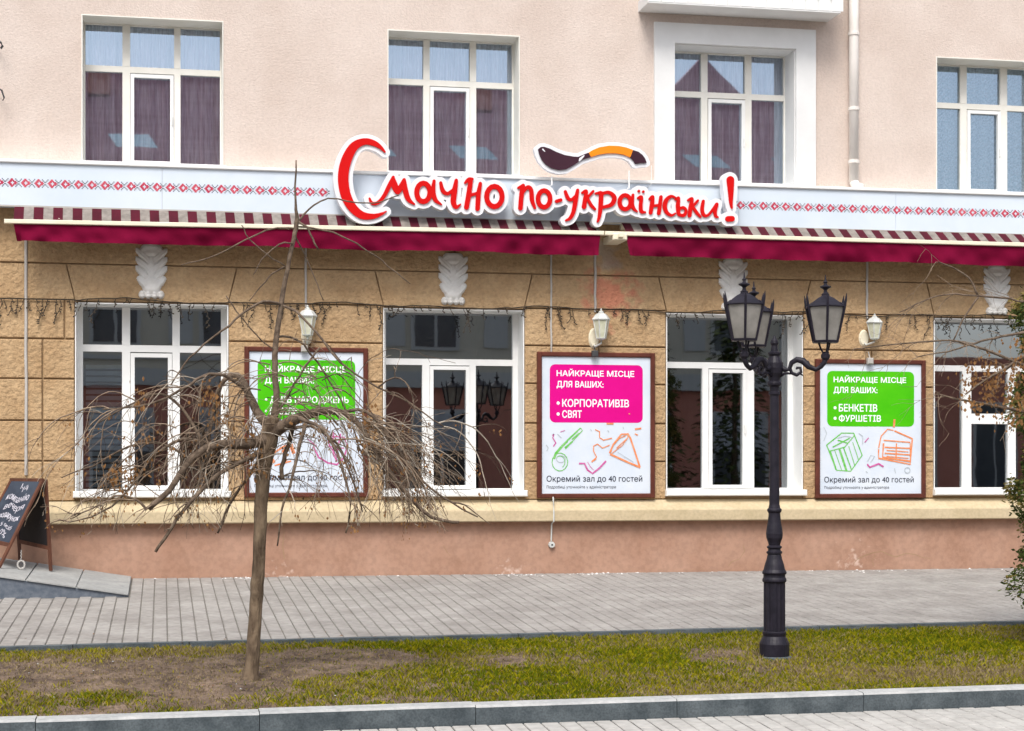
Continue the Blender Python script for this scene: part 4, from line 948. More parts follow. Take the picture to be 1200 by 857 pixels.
bar(fr0.lerp(apf, .985)-wv*.03, (fr1.lerp(apf+wv, .985))+wv*.03, .026, 'top_rail', M['wood'], Vector((0, 0, 1)))
bar(fr0.lerp(apf, .25), fr1.lerp(apf+wv, .25), .022, 'lower_rail', M['wood'], Vector((0, 0, 1)))
bar(bk0.lerp(apb, .25), bk1.lerp(apb+wv, .25), .022, 'lower_rail', M['wood'], Vector((0, 0, 1)))
# chalk writing (u runs right to left on the panel, so flip it)
wr = MB()
for body, u0, u1, v0, v1 in (('На', .45, .72, .86, .94), ('компанію', .12, .93, .73, .84), ('вечеря', .22, .92, .61, .71), ('у подарунок', .06, .95, .50, .59), ('від 5 осіб', .12, .86, .41, .48), ('-20%', .30, .78, .32, .40)):
    tm = MB(); put_text(tm, body, 0, 1, 0, 1, 0, .004, .02 if len(body) > 5 else .03)
    ps = []
    for a, _y, b in tm.v:
        uu = 1-(.5+(u0+(u1-u0)*a-.5)*.86); vv = v0+(v1-v0)*b*.8+.02*math.sin(a*8+v0*9); ps.append(pt(uu, vv)+nn*(.0095 if _y < .0002 else .0088))
    wr.add(ps, tm.f)
wr.build('handwriting', M['chalk'], fp)
ch = MB(); q = base.lerp(apex, .27)+nrm*.36-Vector((0, 0, .03)); 
for k in range(7): ch.tube([q+Vector((0, 0, -.018*k)), q+Vector((.004*(-1)**k, 0, -.018*k-.018))], .005, 5)
cq = q-Vector((0, 0, .165)); ring = [cq+Vector((.038*math.cos(a), .0, .045*math.sin(a))) for a in [2*math.pi*i/14 for i in range(15)]]; ch.tube(ring, .011, 6)
ch.build('chain_ring', M['cable'], CB)

# =====================================================================
# STREET LAMP
# =====================================================================
lb = G(907.5, 772.5, -.03); lb.z = gz(lb.y)-.03
_, _, ld = project(lb); mpx = ld/F_PX
SL = thing('street_lamp', tuple(lb), 'black cast iron street lamp with three hexagonal frosted lanterns on scrolled arms', 'street lamp')
hz = lambda py: (771-py)*mpx
mb = MB(); mb.lathe([(20*mpx, -.1), (20*mpx, .02), (19*mpx, .028)], lb, 24); mb.build('footing', M['kerb'], SL)
prof = [(16.5, 769), (17.5, 767), (17.5, 753), (16.8, 751), (15, 747), (13.2, 744), (13.5, 742), (13.9, 741), (13.9, 739), (12.8, 738)]
mb = MB(); mb.lathe([(r*mpx, hz(y)) for r, y in prof], lb, 28); mb.build('base', M['lamp'], SL, smooth=False)
mb = MB(); mb.lathe([(12.7*mpx, hz(738.5)), (12.6*mpx, hz(681))], lb, 28, flute=.09); mb.build('fluted_column', M['lamp'], SL)
prof = [(12.9, 681), (14, 680), (14.2, 678), (13.6, 676), (12.8, 675), (12.8, 672), (14, 671), (14.4, 669.5), (13.8, 668), (12.6, 666), (11.2, 660), (9.2, 654), (8.3, 650), (7.8, 648), (9.2, 647), (9.2, 645), (7.6, 644), (7.2, 642), (8.8, 640.5), (8.8, 639), (6.6, 637.5), (7.5, 634), (9.4, 629), (9.9, 624), (9.2, 618), (7.9, 611), (7.1, 604), (6.9, 600), (8.2, 598), (8.6, 596.5), (8.2, 595), (6.9, 594), (6.2, 590)]
mb = MB(); mb.lathe([(r*mpx, hz(y)) for r, y in prof], lb, 24); mb.build('turned_shaft', M['lamp'], SL)
prof = [(6.0, 590.5), (5.6, 520), (5.3, 462), (6.8, 461), (6.8, 458), (5.4, 457), (5.6, 452), (8.0, 450), (8.4, 448), (8.0, 446), (6.2, 445), (7, 441), (9.5, 436), (10.5, 430), (10, 424), (7.5, 419), (6, 416), (7.5, 414), (7.5, 412), (4.5, 410), (3.6, 404), (4.8, 401), (4.2, 398), (2, 395), (1, 392)]
mb = MB(); mb.lathe([(r*mpx, hz(y)) for r, y in prof], lb, 18); mb.build('pole', M['lamp'], SL)
def lantern(c, sc):
    """hexagonal lantern, c = top of the arm"""
    k_ = sc*mpx; cx_, cy_, cz = c
    fr = MB()
    fr.lathe([(3.2*k_, 0), (5.5*k_, 3*k_), (5.8*k_, 7*k_), (4.2*k_, 9*k_), (4.8*k_, 11*k_)], c, 12)
    for a in range(3):
        t = 2*math.pi*a/3+.5; d = Vector((math.cos(t), math.sin(t), 0)); cc = Vector(c)
        fr.tube([cc+d*3*k_+Vector((0, 0, 10*k_)), cc+d*6*k_+Vector((0, 0, 15*k_)), cc+d*8.5*k_+Vector((0, 0, 23*k_))], 1.3*k_, 6)
    z0, z1 = cz+23*k_, cz+67*k_; r0, r1 = 16.2*k_, 26*k_
    fr.lathe([(r0*1.06, 22*k_), (r0*1.1, 24.5*k_), (r0*.98, 25*k_)], c, 6, rot=.26)
    lan = None
    def corner(a, r, z): t = 2*math.pi*a/6+.26; return Vector((cx_+r*math.cos(t), cy_+r*math.sin(t), z))
    for a in range(6):
        p, q = corner(a, r0, z0), corner(a, r1, z1); d = (q-p).normalized()
        fr.tube([p, q, q+d*7*k_+Vector((0, 0, 2*k_)), q+d*11*k_+Vector((0, 0, 5*k_))], [1.5*k_, 1.8*k_, 1.5*k_, .3*k_], 6)
        fr.tube([corner(a, r1*.985, z1), corner(a+1, r1*.985, z1)], 1.35*k_, 6)
    for a in range(6):   # curl at each roof corner
        p = corner(a, r1*.95, z1+1*k_); fr.tube([p, corner(a, r1*.75, z1+4*k_)], 1.6*k_, 5)
    f = fr.build('lantern', M['lamp'], SL)
    for a in range(6):
        pn = MB(); e = .94; pn.add([corner(a, r0*e, z0), corner(a+1, r0*e, z0), corner(a+1, r1*e, z1), corner(a, r1*e, z1)], [(0, 1, 2, 3)]); pn.build('pane', M['frost'], f)
    rf = MB(); rf.lathe([(r1*.93, 66.5*k_), (r1*.92, 68*k_), (r1*.70, 73*k_), (r1*.42, 78*k_), (r1*.22, 80.5*k_), (r1*.2, 82*k_)], c, 6, rot=.26); rf.build('roof', M['lamp'], f)
    fi = MB(); fi.lathe([(4.5*k_, 81.5*k_), (5.2*k_, 83*k_), (2.6*k_, 85*k_), (2.2*k_, 88*k_), (3.6*k_, 89.5*k_), (7.2*k_, 91.5*k_), (7.2*k_, 92.5*k_), (2.4*k_, 94.5*k_), (2*k_, 96.5*k_), (3*k_, 98*k_), (1.3*k_, 100*k_), (.5*k_, 107*k_)], c, 10); fi.build('finial', M['lamp'], f)
AL = 59*mpx; zarm = hz(431)
for ang in (-14, 106, -134):
    a = R(ang)-0.0; d = Vector((math.cos(a)*CS+math.sin(a)*SN, -math.cos(a)*SN+math.sin(a)*CS, 0)).normalized()
    c = lb+Vector((0, 0, 0)); k = mpx
    def ap(r, z): return c+d*r*k+Vector((0, 0, hz(z)))
    mb = MB()
    mb.tube([ap(7, 428), ap(12, 432), ap(17, 432), ap(20, 424), ap(26, 420.5), ap(33, 422), ap(40, 429), ap(48, 432.5), ap(54, 429), ap(58, 424), ap(59, 418)], [3.2*k, 3*k, 2.4*k, 3*k, 3.6*k, 4.2*k, 3.6*k, 2.8*k, 2.8*k, 3*k, 3.2*k], 10)
    mb.tube([ap(20, 424), ap(18, 430), ap(20, 436), ap(26, 438.5), ap(31, 435), ap(30, 430), ap(26, 430), ap(25.5, 432)], [2.4*k, 2.2*k, 2.2*k, 2.2*k, 2*k, 1.8*k, 1.6*k, 1*k], 8)
    mb.tube([ap(29, 436), ap(34, 440)], [1.8*k, .4*k], 6)
    mb.tube([ap(33, 423), ap(38, 424), ap(43, 430)], [1*k, 3*k, .5*k], 7)
    mb.tube([ap(6, 440), ap(13, 436), ap(22, 437)], [1.6*k, 1.6*k, 1.2*k], 7)
    mb.build('arm', M['lamp'], SL, smooth=True)
    lantern(ap(59, 422), .93)

# =====================================================================
# TREES
# =====================================================================
def tube_tree(mb, pts, n=7): mb.tube([p for p, r in pts], [r for p, r in pts], n)
tb = G(293, 796, -.03); tb.z = gz(tb.y)-.04; TY = tb.y; _, _, td = project(tb); tk = td/F_PX
T = thing('weeping_tree', tuple(tb), 'young leafless weeping tree with a straight trunk and drooping tangled branches', 'tree')
def tp(px, py, dy=0.0): return P(px, py, TY+dy)
def wob(pts, m=2, amp=1.0):     # refine a traced line and roughen it a little
    q = spl([(p[0], p[1], 0) for p in pts], 3); o = []
    n = len(q)
    for i, a in enumerate(q):
        s = i/(n-1)*(len(pts)-1); j = min(int(s), len(pts)-2); f = s-j
        r = (pts[j][2]*(1-f)+pts[j+1][2]*f)*LS; dy = pts[j][3]*(1-f)+pts[j+1][3]*f
        o.append((tp(a[0]+random.uniform(-amp, amp)*(0 < i < n-1), a[1]+random.uniform(-amp, amp)*(0 < i < n-1), dy), r*tk))
    return o
LS = 1.0
mb = MB(); tr = [(291, 804, 15, 0), (293, 796, 10.5, 0), (294.5, 782, 8.6, 0), (297, 755, 8.0, 0), (299.5, 720, 7.5, 0), (301.5, 685, 7.9, 0), (303.5, 655, 7.3, 0), (305, 615, 7.6, 0), (307, 575, 8.0, 0), (309, 545, 9.4, 0), (314, 520, 11, 0), (317, 503, 10, 0), (321, 488, 7.5, 0)]
tube_tree(mb, wob(tr, amp=.5), 14); mb.build('trunk', M['bark'], T, smooth=True)
LS = .8
mb = MB(); lead = [(319, 500, 7, 0), (324, 470, 5, 0), (322, 430, 4.6, 0), (325, 390, 4.2, 0), (331, 350, 3.8, 0), (337, 315, 3.2, 0), (344, 280, 3.2, 0), (348, 262, 3.6, 0), (346, 235, 1.7, 0), (347, 188, 1.1, 0)]
tube_tree(mb, wob(lead, amp=.6), 9); mb.build('leader', M['limb'], T, smooth=True)
LIMBS = [
 [(348, 262, 2.4, 0), (362, 245, 2, .0), (385, 233, 1.7, -.05), (420, 238, 1.5, -.05), (446, 236, 1.4, -.05), (467, 229, 1.3, -.05)],
 [(346, 268, 2, 0), (312, 270, 1.8, .05), (275, 288, 1.6, .1), (245, 302, 1.4, .1), (212, 311, 1.1, .1)],
 [(350, 266, 2, 0), (390, 272, 1.8, -.1), (430, 293, 1.6, -.1), (455, 312, 1.3, -.1), (481, 333, 1, -.1)],
 [(350, 260, 2.6, 0), (361, 268, 2.3, -.1), (366, 280, 2, -.1), (373, 292, 1.8, -.1)],
 [(345, 285, 1.8, 0), (326, 287, 1.6, -.1), (306, 305, 1.3, -.15), (297, 322, 1, -.15)],
 [(346, 276, 1.8, 0), (356, 296, 1.6, .1), (368, 325, 1.3, .1), (379, 352, 1, .1)],
 [(337, 312, 1.8, 0), (320, 320, 1.6, .1), (305, 337, 1.3, .15), (292, 353, 1, .15)],
 [(334, 312, 1.5, 0), (312, 298, 1.4, -.1), (293, 280, 1.2, -.1), (283, 264, 1, -.1)],
 [(330, 358, 3, 0), (315, 353, 2.7, -.1), (293, 361, 2.5, -.15), (268, 382, 2.3, -.2), (240, 404, 2, -.2), (215, 428, 1.8, -.2), (200, 452, 1.3, -.2)],
 [(331, 358, 3, 0), (348, 366, 2.7, -.1), (370, 390, 2.5, -.2), (398, 424, 2.3, -.25), (430, 447, 2, -.3), (470, 466, 1.8, -.3), (498, 486, 1.6, -.3), (520, 500, 1.3, -.3)],
 [(326, 395, 2.6, 0), (348, 398, 2.4, .2), (372, 425, 2.2, .3), (400, 470, 2, .35), (420, 520, 1.6, .4), (432, 560, 1.2, .4)],
 [(265, 347, 1.4, -.1), (285, 375, 1.4, -.1), (308, 400, 1.5, -.05), (325, 412, 1.5, 0)],
 [(375, 408, 2.2, -.2), (362, 425, 2.2, -.15), (345, 450, 2.3, -.1), (330, 478, 2.6, -.05), (322, 492, 3, 0)],
 [(314, 515, 9.5, 0), (288, 520, 8, -.1), (262, 521, 6.5, -.2), (240, 526, 5.2, -.3), (218, 545, 4.4, -.35), (198, 575, 4, -.4), (174, 597, 3.6, -.4)],
 [(312, 525, 7, 0), (285, 540, 5, -.15), (255, 556, 4.4, -.3), (222, 590, 4, -.4), (200, 620, 3.6, -.45), (182, 647, 3, -.45)],
 [(318, 508, 9, 0), (342, 494, 8, -.1), (368, 484, 6.4, -.15), (395, 482, 5, -.2), (418, 495, 4.2, -.25), (440, 528, 3.6, -.3), (470, 572, 3, -.35), (505, 606, 2.5, -.35), (538, 612, 2, -.35)],
 [(316, 500, 8, 0), (302, 484, 6.5, .1), (292, 462, 5.4, .1), (282, 443, 4.6, .15), (270, 440, 3.8, .2), (258, 452, 3.2, .2), (250, 480, 2.6, .25), (245, 520, 2, .25)],
 [(285, 455, 4, .1), (262, 440, 3.5, 0), (238, 441, 3.1, -.1), (215, 456, 2.8, -.2), (185, 470, 2.4, -.3), (150, 478, 2, -.3), (120, 480, 1.4, -.3)],
 [(238, 525, 4, -.2), (228, 500, 3.4, -.2), (205, 470, 3, -.2), (180, 462, 2.6, -.2), (160, 470, 2, -.2), (115, 496, 1.5, -.2)],
 [(360, 488, 5, -.1), (352, 520, 4, -.3), (342, 560, 3, -.4), (330, 600, 2.2, -.4), (325, 640, 1.6, -.4)],
 [(345, 494, 6, 0), (338, 520, 5, .05), (330, 548, 4.6, .05), (331, 562, 4.6, .05)],
 [(400, 484, 4, -.1), (430, 482, 3.4, -.2), (455, 510, 3, -.3), (490, 560, 2.5, -.35), (530, 590, 2, -.4), (560, 606, 1.3, -.4)],
 [(250, 522, 4.5, .1), (215, 515, 3.6, .2), (180, 535, 3, .3), (150, 575, 2.4, .3), (120, 600, 2, .3), (82, 612, 1.3, .3)],
 [(172, 598, 3, -.4), (160, 586, 2.4, -.4), (135, 582, 2, -.4), (105, 598, 1.6, -.4), (82, 608, 1.1, -.4)],
 [(305, 535, 4, .1), (290, 560, 3.4, .2), (270, 590, 2.8, .3), (255, 625, 2, .3)],
 [(225, 540, 3.2, -.2), (190, 520, 2.6, -.1), (150, 524, 2.2, 0), (110, 545, 1.7, 0), (72, 560, 1.2, 0)],
 [(330, 505, 4, .3), (365, 500, 3.4, .4), (395, 520, 3, .5), (412, 560, 2.4, .5), (425, 600, 1.8, .5)],
 [(350, 490, 4, -.4), (380, 505, 3.4, -.6), (400, 545, 2.8, -.7), (410, 590, 2.2, -.7), (405, 625, 1.6, -.7)],
]
limb_pts = []
for L in LIMBS:
    LS = .85 if L[0][2] >= 8 else .56
    mb = MB(); q = wob(L, amp=.9); tube_tree(mb, q, 7); mb.build('limb', M['limb'], T, smooth=True); limb_pts += [(p, r, k) for k, (p, r) in enumerate(q) if k > 2]
# whips and twigs: long curves that leave the limbs outward and hang down
wh, wp, lv = MB(), MB(), MB()
head = tp(316, 505, 0); zlow = tp(316, 622).z; wd = MB()
def whip(st, d, L, r, droop, lvl=0):
    pts = [(st.copy(), r)]; p = st.copy(); v = d.normalized(); n = max(5, int(L/.045)); q = random.choice((wp, wh, wh, wd, wh, wd))
    cur = Vector((random.uniform(-.05, .05), random.uniform(-.05, .05), 0))
    for i in range(n):
        v = (v+Vector((random.gauss(0, .13), random.gauss(0, .13), random.gauss(0, .11)-droop*.10))+cur).normalized(); p = p+v*(L/n)
        if p.z < zlow+random.uniform(-.08, .12): break
        pts.append((p.copy(), r*(1-.75*(i+1)/n)))
        if lvl < 2 and random.random() < (.22 if lvl == 0 else .10):
            s = (v+Vector((random.gauss(0, .6), random.gauss(0, .6), random.gauss(0, .4)))).normalized(); whip(p, s, L*random.uniform(.18, .45), r*.55*(1-.5*i/n), droop*.7, lvl+1)
        if random.random() < .05*leafy and p.z < head.z+.15:
            for _ in range(random.randint(1, 4)):
                c = p+Vector((random.gauss(0, .02), random.gauss(0, .02), -random.uniform(.01, .07))); a = random.uniform(0, 6.3); s = random.uniform(.006, .013); hh_ = s*random.uniform(1.6, 3)
                e = Vector((math.cos(a), math.sin(a), random.uniform(-.3, .3)))*s; g_ = Vector((random.uniform(-.3, .3)*s, random.uniform(-.3, .3)*s, -hh_))
                lv.add([c, c+e+g_*.5, c+g_, c-e*.8+g_*.5], [(0, 1, 2, 3)])
    q.tube([a for a, b in pts], [max(b, .0016) for a, b in pts], 4, cap=False)
cand = [c for c in limb_pts if c[0].z < tp(316, 430).z and c[1] < .05]
for i in range(125):
    leafy = random.choice((0, 0, 1, 2.2)); st, r, _ = random.choice(cand); o = st-head; o.z = 0
    if o.length < .05: o = Vector((random.gauss(0, 1), random.gauss(0, 1), 0))
    d = o.normalized()+Vector((random.gauss(0, .45), random.gauss(0, .45), random.uniform(-.5, .8)))
    hmax = (st.z-tp(316, 615).z); L = random.uniform(.35, 1.1)*min(1.2, .35+hmax)
    whip(st, d, L, random.uniform(.0035, .0075), random.uniform(.7, 2.6))
for i in range(60):
    leafy = random.choice((.5, 2)); st = tp(random.uniform(290, 420), random.uniform(425, 500), random.uniform(-.5, .4))
    whip(st, Vector((random.gauss(0, .8), random.gauss(0, .3), random.uniform(-.3, .7))), random.uniform(.3, .75), random.uniform(.0035, .006), random.uniform(1.2, 2.4))
for i in range(70):        # dark tangle round the top of the trunk
    leafy = random.choice((0, .5, 2)); st = tp(random.gauss(305, 38), random.gauss(505, 30), random.uniform(-.35, .35))
    whip(st, Vector((random.gauss(0, 1), random.gauss(0, .4), random.uniform(-.6, .8))), random.uniform(.2, .6), random.uniform(.003, .0065), random.uniform(.4, 2.2))
for i in range(75):        # the heavy hanging bundle on the right
    leafy = random.choice((0, 1)); st = tp(random.uniform(415, 455), random.uniform(485, 535), random.uniform(-.5, .2))
    whip(st, Vector((random.uniform(.5, 1.1), random.gauss(0, .25), random.uniform(-.7, .25))), random.uniform(.55, 1.1), random.uniform(.0035, .006), random.uniform(.6, 1.4))
for i in range(45):        # bundles on the left
    leafy = random.choice((1, 2.5)); st = tp(random.uniform(150, 290), random.uniform(475, 560), random.uniform(-.6, .4))
    whip(st, Vector((random.uniform(-.9, .2), random.gauss(0, .3), random.uniform(-.6, .5))), random.uniform(.35, .75), random.uniform(.003, .0055), random.uniform(1.2, 2.2))
for (px, py) in ((243, 462), (252, 475), (150, 560), (132, 556), (268, 500), (290, 520), (165, 470), (300, 545), (430, 490), (435, 505)):
    for _ in range(44):
        c = tp(px+random.gauss(0, 7), py+random.gauss(0, 13), random.gauss(-.1, .15)); a = random.uniform(0, 6.3); s = random.uniform(.007, .015); hh_ = s*3
        e = Vector((math.cos(a), math.sin(a), 0))*s; g_ = Vector((0, 0, -hh_)); lv.add([c, c+e+g_*.5, c+g_, c-e+g_*.5], [(0, 1, 2, 3)])
wd.build('dark_twigs', M['limb'], T, kind='stuff'); wh.build('twigs', M['twig'], T, kind='stuff'); wp.build('pale_twigs', M['twig_pale'], T, kind='stuff'); lv.build('dead_leaves', M['deadleaf'], T, kind='stuff')

# tree reaching in from the right
rb = G(1300, 772, -.03); rb.z = gz(rb.y)-.04; RY = rb.y
T2 = thing('bare_tree', tuple(rb), 'bare tree whose thin branches reach in at the right edge over the poster', 'tree')
def wob2(pts):
    q = spl([(p[0], p[1], p[2]) for p in pts], 3); return [(P(a[0]+random.uniform(-.6, .6), a[1]+random.uniform(-.6, .6), RY), a[2]*tk) for a in q]
mb = MB(); tube_tree(mb, wob2([(1300, 790, 12), (1300, 700, 10), (1297, 560, 9), (1294, 470, 8), (1290, 400, 6), (1287, 330, 4)]), 12); mb.build('trunk', M['bark'], T2, smooth=True)
tw, lv = MB(), MB(); lv2 = []
RB = [
 [(1292, 440, 5), (1240, 440, 3), (1190, 424, 2), (1164, 414, 1.8), (1133, 403, 1.5), (1103, 399, 1.3), (1059, 403, 1.1), (1000, 409, .8)],
 [(1290, 400, 4), (1240, 388, 2.6), (1200, 390, 2), (1164, 397, 1.7), (1143, 402, 1.4), (1110, 412, 1.1), (1075, 418, .8)],
 [(1292, 430, 4), (1240, 405, 2.6), (1200, 417, 2.2), (1180, 431, 1.9), (1154, 446, 1.5), (1132, 462, 1)],
 [(1294, 500, 4), (1240, 488, 3), (1200, 482, 2.3), (1154, 474, 1.8), (1118, 467, 1.3), (1100, 462, .8)],
 [(1290, 380, 4), (1240, 358, 2.2), (1200, 354, 1.5), (1180, 350, 1.4), (1146, 347, 1.4), (1108, 345, 1.1), (1085, 352, .9), (1054, 366, .7)],
 [(1146, 347, 1.4), (1136, 326, 1.2), (1115, 313, 1), (1097, 307, .7)], [(1147, 348, 1.3), (1133, 367, 1.1), (1117, 399, .9)],
 
]
for L in RB:
    mb = MB(); q = wob2(L); tube_tree(mb, q, 6); mb.build('limb', M['limb'], T2, smooth=True); lv2 += [p for p, r in q[6:]]
def rtwig(st, d, L, r, lvl=0):
    pts = [st.copy()]; p = st.copy(); v = d.normalized(); n = max(4, int(L/.05))
    for i in range(n):
        v = (v+Vector((random.gauss(0, .16), random.gauss(0, .12), random.gauss(0, .16)-.05))).normalized(); p = p+v*(L/n); pts.append(p.copy())
        if lvl < 1 and random.random() < .3: rtwig(p, v+Vector((random.gauss(0, .7), random.gauss(0, .4), random.gauss(0, .6))), L*.45, r*.6, 1)
        px, py, _ = project(p)
        if px > 1125 and 420 < py < 500 and random.random() < .5:
            for _ in range(3):
                c = p+Vector((random.gauss(0, .02), random.gauss(0, .03), random.gauss(-.02, .03))); a = random.uniform(0, 6.3); s = random.uniform(.008, .016); e = Vector((math.cos(a), math.sin(a), 0))*s; g_ = Vector((0, 0, -s*2.6)); lv.add([c, c+e+g_*.5, c+g_, c-e+g_*.5], [(0, 1, 2, 3)])
    tw.tube(pts, [max(r*(1-.8*i/n), .001) for i in range(n+1)], 4, cap=False)
for i in range(60):
    st = random.choice(lv2); rtwig(st, Vector((random.uniform(-1, -.1), random.gauss(0, .4), random.uniform(-1.1, .5))), random.uniform(.12, .5), random.uniform(.0025, .004))
for i in range(420):
    px, py = random.gauss(1203, 14), random.uniform(395, 500)
    if i % 3 == 0: px, py = random.gauss(1160, 20), random.gauss(450, 22)
    c = P(px, py, RY+random.gauss(0, .15)); a = random.uniform(0, 6.3); s = random.uniform(.008, .017); e = Vector((math.cos(a), math.sin(a), 0))*s; g_ = Vector((0, 0, -s*2.6)); lv.add([c, c+e+g_*.5, c+g_, c-e+g_*.5], [(0, 1, 2, 3)])
tw.build('twigs', M['twig'], T2, kind='stuff'); lv.build('dead_leaves', M['deadleaf'], T2, kind='stuff')
# conifer at the right edge
cbp = G(1246, 757, -.03); cbp.z = gz(cbp.y)-.04; _, _, cd = project(cbp); ck = cd/F_PX
T3 = thing('conifer', tuple(cbp), 'green and ochre conifer shrub cut off by the right edge of the photo', 'shrub')
mb = MB(); ct = Vector((cbp.x, cbp.y, P(1246, 330, cbp.y).z)); mb.tube([cbp, ct], [.05, .012], 8); mb.build('trunk', M['bark'], T3)
fo_ = MB(); Hh = ct.z-cbp.z
for i in range(1300):
    v = random.random()**.9; z = cbp.z+Hh*(.12+.88*v); rad = (.42*(1-.12*v))*(1+.22*math.sin(v*23)+.1*math.sin(v*57)); a = random.uniform(0, 6.283); rr = rad*random.uniform(.6, 1.0)
    c = Vector((cbp.x+rr*math.cos(a), cbp.y+rr*math.sin(a), z)); o = Vector((math.cos(a), math.sin(a), random.uniform(-.9, .2))).normalized()
    m_ = 0 if random.random() < .82 else 1
    for _ in range(26):
        s = random.uniform(.014, .030); p = c+Vector((random.gauss(0, .03), random.gauss(0, .03), random.gauss(0, .04))); e1 = (o+Vector((random.gauss(0, .5), random.gauss(0, .5), random.gauss(0, .5)))).normalized()*s*1.7; e2 = Vector((random.gauss(0, 1), random.gauss(0, 1), random.gauss(0, 1))).normalized()*s*.5
        fo_.add([p, p+e1*.5+e2, p+e1, p+e1*.5-e2], [(0, 1, 2, 3)], m_)
fo_.build('foliage', [M['thuja'], M['thuja2']], T3, kind='stuff')

# =====================================================================
# ACROSS THE STREET (behind the camera, seen in the window panes)
# =====================================================================
OY = -33.0; OZ = gz(-21)-.3
O = thing('opposite_building', (0, OY, OZ), 'terracotta and beige house with a red tiled roof reflected in the windows', 'building')
ox0, ox1 = -24., 19.
def owall(name, m, z0, z1):
    mb = MB(); mb.box(ox0, ox1, OY-9, OY, z0, z1); return mb.build(name, m, O)
owall('ground_floor_wall', M['op_red'], OZ-.3, 4.3); mb = MB(); mb.box(ox1, ox1+22, OY-9, OY-.01, OZ-.3, 5.4); mb.build('side_wing', M['op_red'], O); owall('upper_wall', M['op_beige'], 4.3, 10.1)
mb = MB(); mb.box(ox0-.2, ox1+.2, OY, OY+.25, 4.2, 4.7); mb.box(ox0-.2, ox1+.2, OY, OY+.5, 9.7, 10.3); mb.build('cornice', M['op_trim'], O)
x = ox0+1.2
while x < ox1-2:
    for z0, z1, ww in ((.6, 3.4, 1.7), (5.5, 7.2, 1.3), (8.0, 9.4, 1.3)):
        f = MB(); f.box(x-.12, x+ww+.12, OY, OY+.1, z0-.12, z1+.12); fw = f.build('window', M['op_trim'], O)
        f = MB(); f.box(x, x+ww/2-.05, OY+.1, OY+.12, z0, z1); f.box(x+ww/2+.05, x+ww, OY+.1, OY+.12, z0, z1); f.build('pane', M['op_glass'], fw)
        if z0 < 1: f = MB(); f.box(x, x+ww, OY+.121, OY+.14, z0+1.6, z1); f.build('blind', M['blind'], fw)
    x += 3.3
rf = MB(); n = 34
for k in range(n):
    z = 10.3+k*.134; y = OY+.7-k*.16; rf.box(ox0-.3+.0*k, ox1+.3, y-.17, y, z, z+.14)
rf.build('roof', M['roof'], O)
for xs2 in (-19, -14.5, -9.6, -5.6, -1.6, 1.9, 5.2, 8.4, 10.6, 13.1, 16.2):
    f = MB(); y0 = OY-.9; ry_ = lambda z: OY+.86-(z-10.3)/.134*.16; f.add([(xs2, ry_(11.65), 11.65), (xs2+1.25, ry_(11.65), 11.65), (xs2+.95, ry_(12.15), 12.15), (xs2-.3, ry_(12.15), 12.15)], [(0, 1, 2, 3)]); f.build('skylight', M['skylt'], O)
for xs2 in (-6.6, 6.0):
    f = MB(); f.box(xs2, xs2+.7, OY-4, OY-3.3, 12.5, 14.6); f.build('chimney', M['op_red'], O)
f = MB(); f.prism([(12.0, 13.6), (17.4, 13.6), (14.6, 16.3)], OY-5.2, OY-4.6); f.build('gable', M['roof'], O)

# dark evergreens standing across the street
def far_tree(x, y, h, rad, label):
    b = (x, y, gz(-21)-.2); t = thing('spruce', b, label, 'tree', 'evergreens across the street')
    mb = MB(); mb.tube([b, (x, y, b[2]+h)], [.14, .02], 8); mb.build('trunk', M['bark'], t)
    mb = MB()
    for i in range(2600):
        v = random.random(); a = random.uniform(0, 6.283); rr = rad*(1-v*.85)*random.uniform(.2, 1); p = Vector((x+rr*math.cos(a), y+rr*math.sin(a), b[2]+.5+(h-.5)*v)); s_ = random.uniform(.12, .3)
        d = Vector((math.cos(a), math.sin(a), -.35)).normalized()*s_; e = Vector((-math.sin(a), math.cos(a), random.uniform(-.4, .4)))*s_*.35
        mb.add([p, p+d*.5+e, p+d, p+d*.5-e], [(0, 1, 2, 3)])
    mb.build('crown', M['thuja'], t, kind='stuff')
far_tree(9.6, -27, 7.4, 1.6, 'dark spruce before the terracotta house across the street'); far_tree(12.4, -27.6, 8.2, 1.8, 'taller spruce at the end of the terracotta house across the street')

hk = thing('wall_hook', tuple(P(-2, 82)), 'dark iron hooks on the pink wall at the left edge of the photo', 'hook')
mb = MB(); mb.tube([P(-14, 42), P(-8, 44, -.12), P(1, 50, -.16), P(3, 54, -.16), P(1, 57, -.15)], .014, 6); mb.build('upper_hook', M['dark'], hk)
mb = MB(); mb.tube([P(-12, 104), P(-4, 103, -.1), P(2, 106, -.16), P(5, 115, -.16), P(3, 118, -.15)], .010, 6); mb.build('lower_hook', M['dark'], hk)

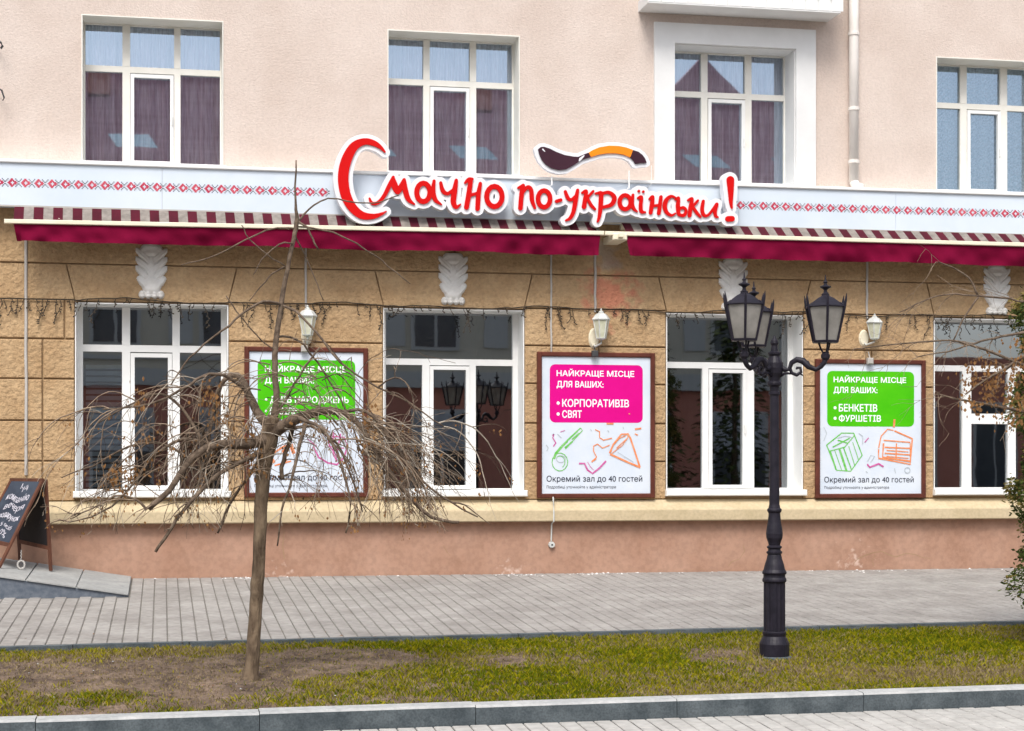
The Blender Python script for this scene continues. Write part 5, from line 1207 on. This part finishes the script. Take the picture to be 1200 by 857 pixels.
# cracks in the plinth plaster and flaked plaster along its foot
mb = MB()
for pts in ([(1000, 660), (1006, 655), (1014, 651), (1024, 648), (1033, 646), (1040, 650), (1050, 653), (1061, 649), (1072, 650), (1082, 654), (1092, 655)], [(853, 664), (858, 659), (866, 655), (872, 646), (871, 638)], [(1026, 650), (1022, 658), (1024, 663)], [(520, 640), (524, 648), (528, 652)], [(330, 606), (333, 622), (331, 640), (334, 655)]):
    q = [P(a+random.uniform(-.8, .8), b+random.uniform(-.6, .6), -.0305) for a, b in pts]; mb.strip([(p.x, p.z) for p in q], [random.uniform(.0015, .0045) for _ in q], -.0315)
mb.build('crack', M['joint'], B, kind='stuff')
mb = MB()
for i in range(150):
    px = random.choice((random.gauss(600, 14), random.gauss(706, 18), random.gauss(285, 12), random.gauss(1010, 60), random.uniform(180, 1180))); x = X(px); y = -.045-abs(random.gauss(0, .12)); z = gz(y); s_ = random.uniform(.004, .017)
    mb.add([(x+s_*math.cos(a)*random.uniform(.8, 1.8), y+s_*math.sin(a)*2, z) for a in (0, 1.6, 3.1, 4.7)]+[(x, y, z+s_*random.uniform(.3, .9))], [(0, 1, 4), (1, 2, 4), (2, 3, 4), (3, 0, 4)])
tag(mb.build('plaster_chips', M['trim']), 'small flakes of pale plaster fallen along the foot of the wall', 'debris', kind='stuff')

# windows of the wing across the street
x = ox1+.8
while x < ox1+20:
    f = MB(); f.box(x-.1, x+1.5, OY-.01, OY+.08, .3, 3.9); fw = f.build('window', M['op_trim'], O)
    f = MB(); f.box(x, x+.66, OY+.08, OY+.1, .4, 3.8); f.box(x+.74, x+1.4, OY+.08, OY+.1, .4, 3.8); f.build('pane', M['op_glass'], fw); x += 2.9
# dead leaves blown over the strip and the pavement
mb = MB()
for i in range(420):
    p = G(random.uniform(-5, 1205), random.uniform(700, 838) if i % 5 == 0 else random.uniform(745, 835), 0)
    if p.y < yb(p.x)+.03: continue
    if p.y > ya(p.x)-.1: z = gz(p.y)+.004
    else: t = (p.y-ya(p.x))/(yb(p.x)-ya(p.x)); z = gz(p.y)+float(soil_h(np.array([p.x]), np.array([p.y]), np.array([t]))[0])+.012
    if in_ramp((p.x, p.y)): continue
    a = random.uniform(0, 6.3); s_ = random.uniform(.008, .02); e = Vector((math.cos(a), math.sin(a), random.uniform(-.2, .3)))*s_; g_ = Vector((-math.sin(a), math.cos(a), random.uniform(0, .5)))*s_*.6
    c = Vector((p.x, p.y, z)); mb.add([c-e, c+g_, c+e, c-g_*.6+Vector((0, 0, .002))], [(0, 1, 2), (0, 2, 3)])
tag(mb.build('fallen_leaves', M['deadleaf']), 'small dry brown leaves scattered over the grass strip and pavement', 'leaves', kind='stuff')
# string courses on the house across the street
mb = MB()
for z0, z1 in ((5.0, 5.12), (7.45, 7.6), (7.75, 7.82)): mb.box(ox0, ox1, OY, OY+.12, z0, z1)
x = ox0+.15
while x < ox1-1: mb.box(x, x+.75, OY, OY+.06, 5.5, 7.2); x += 3.3
mb.build('string_course', M['op_trim'], O)
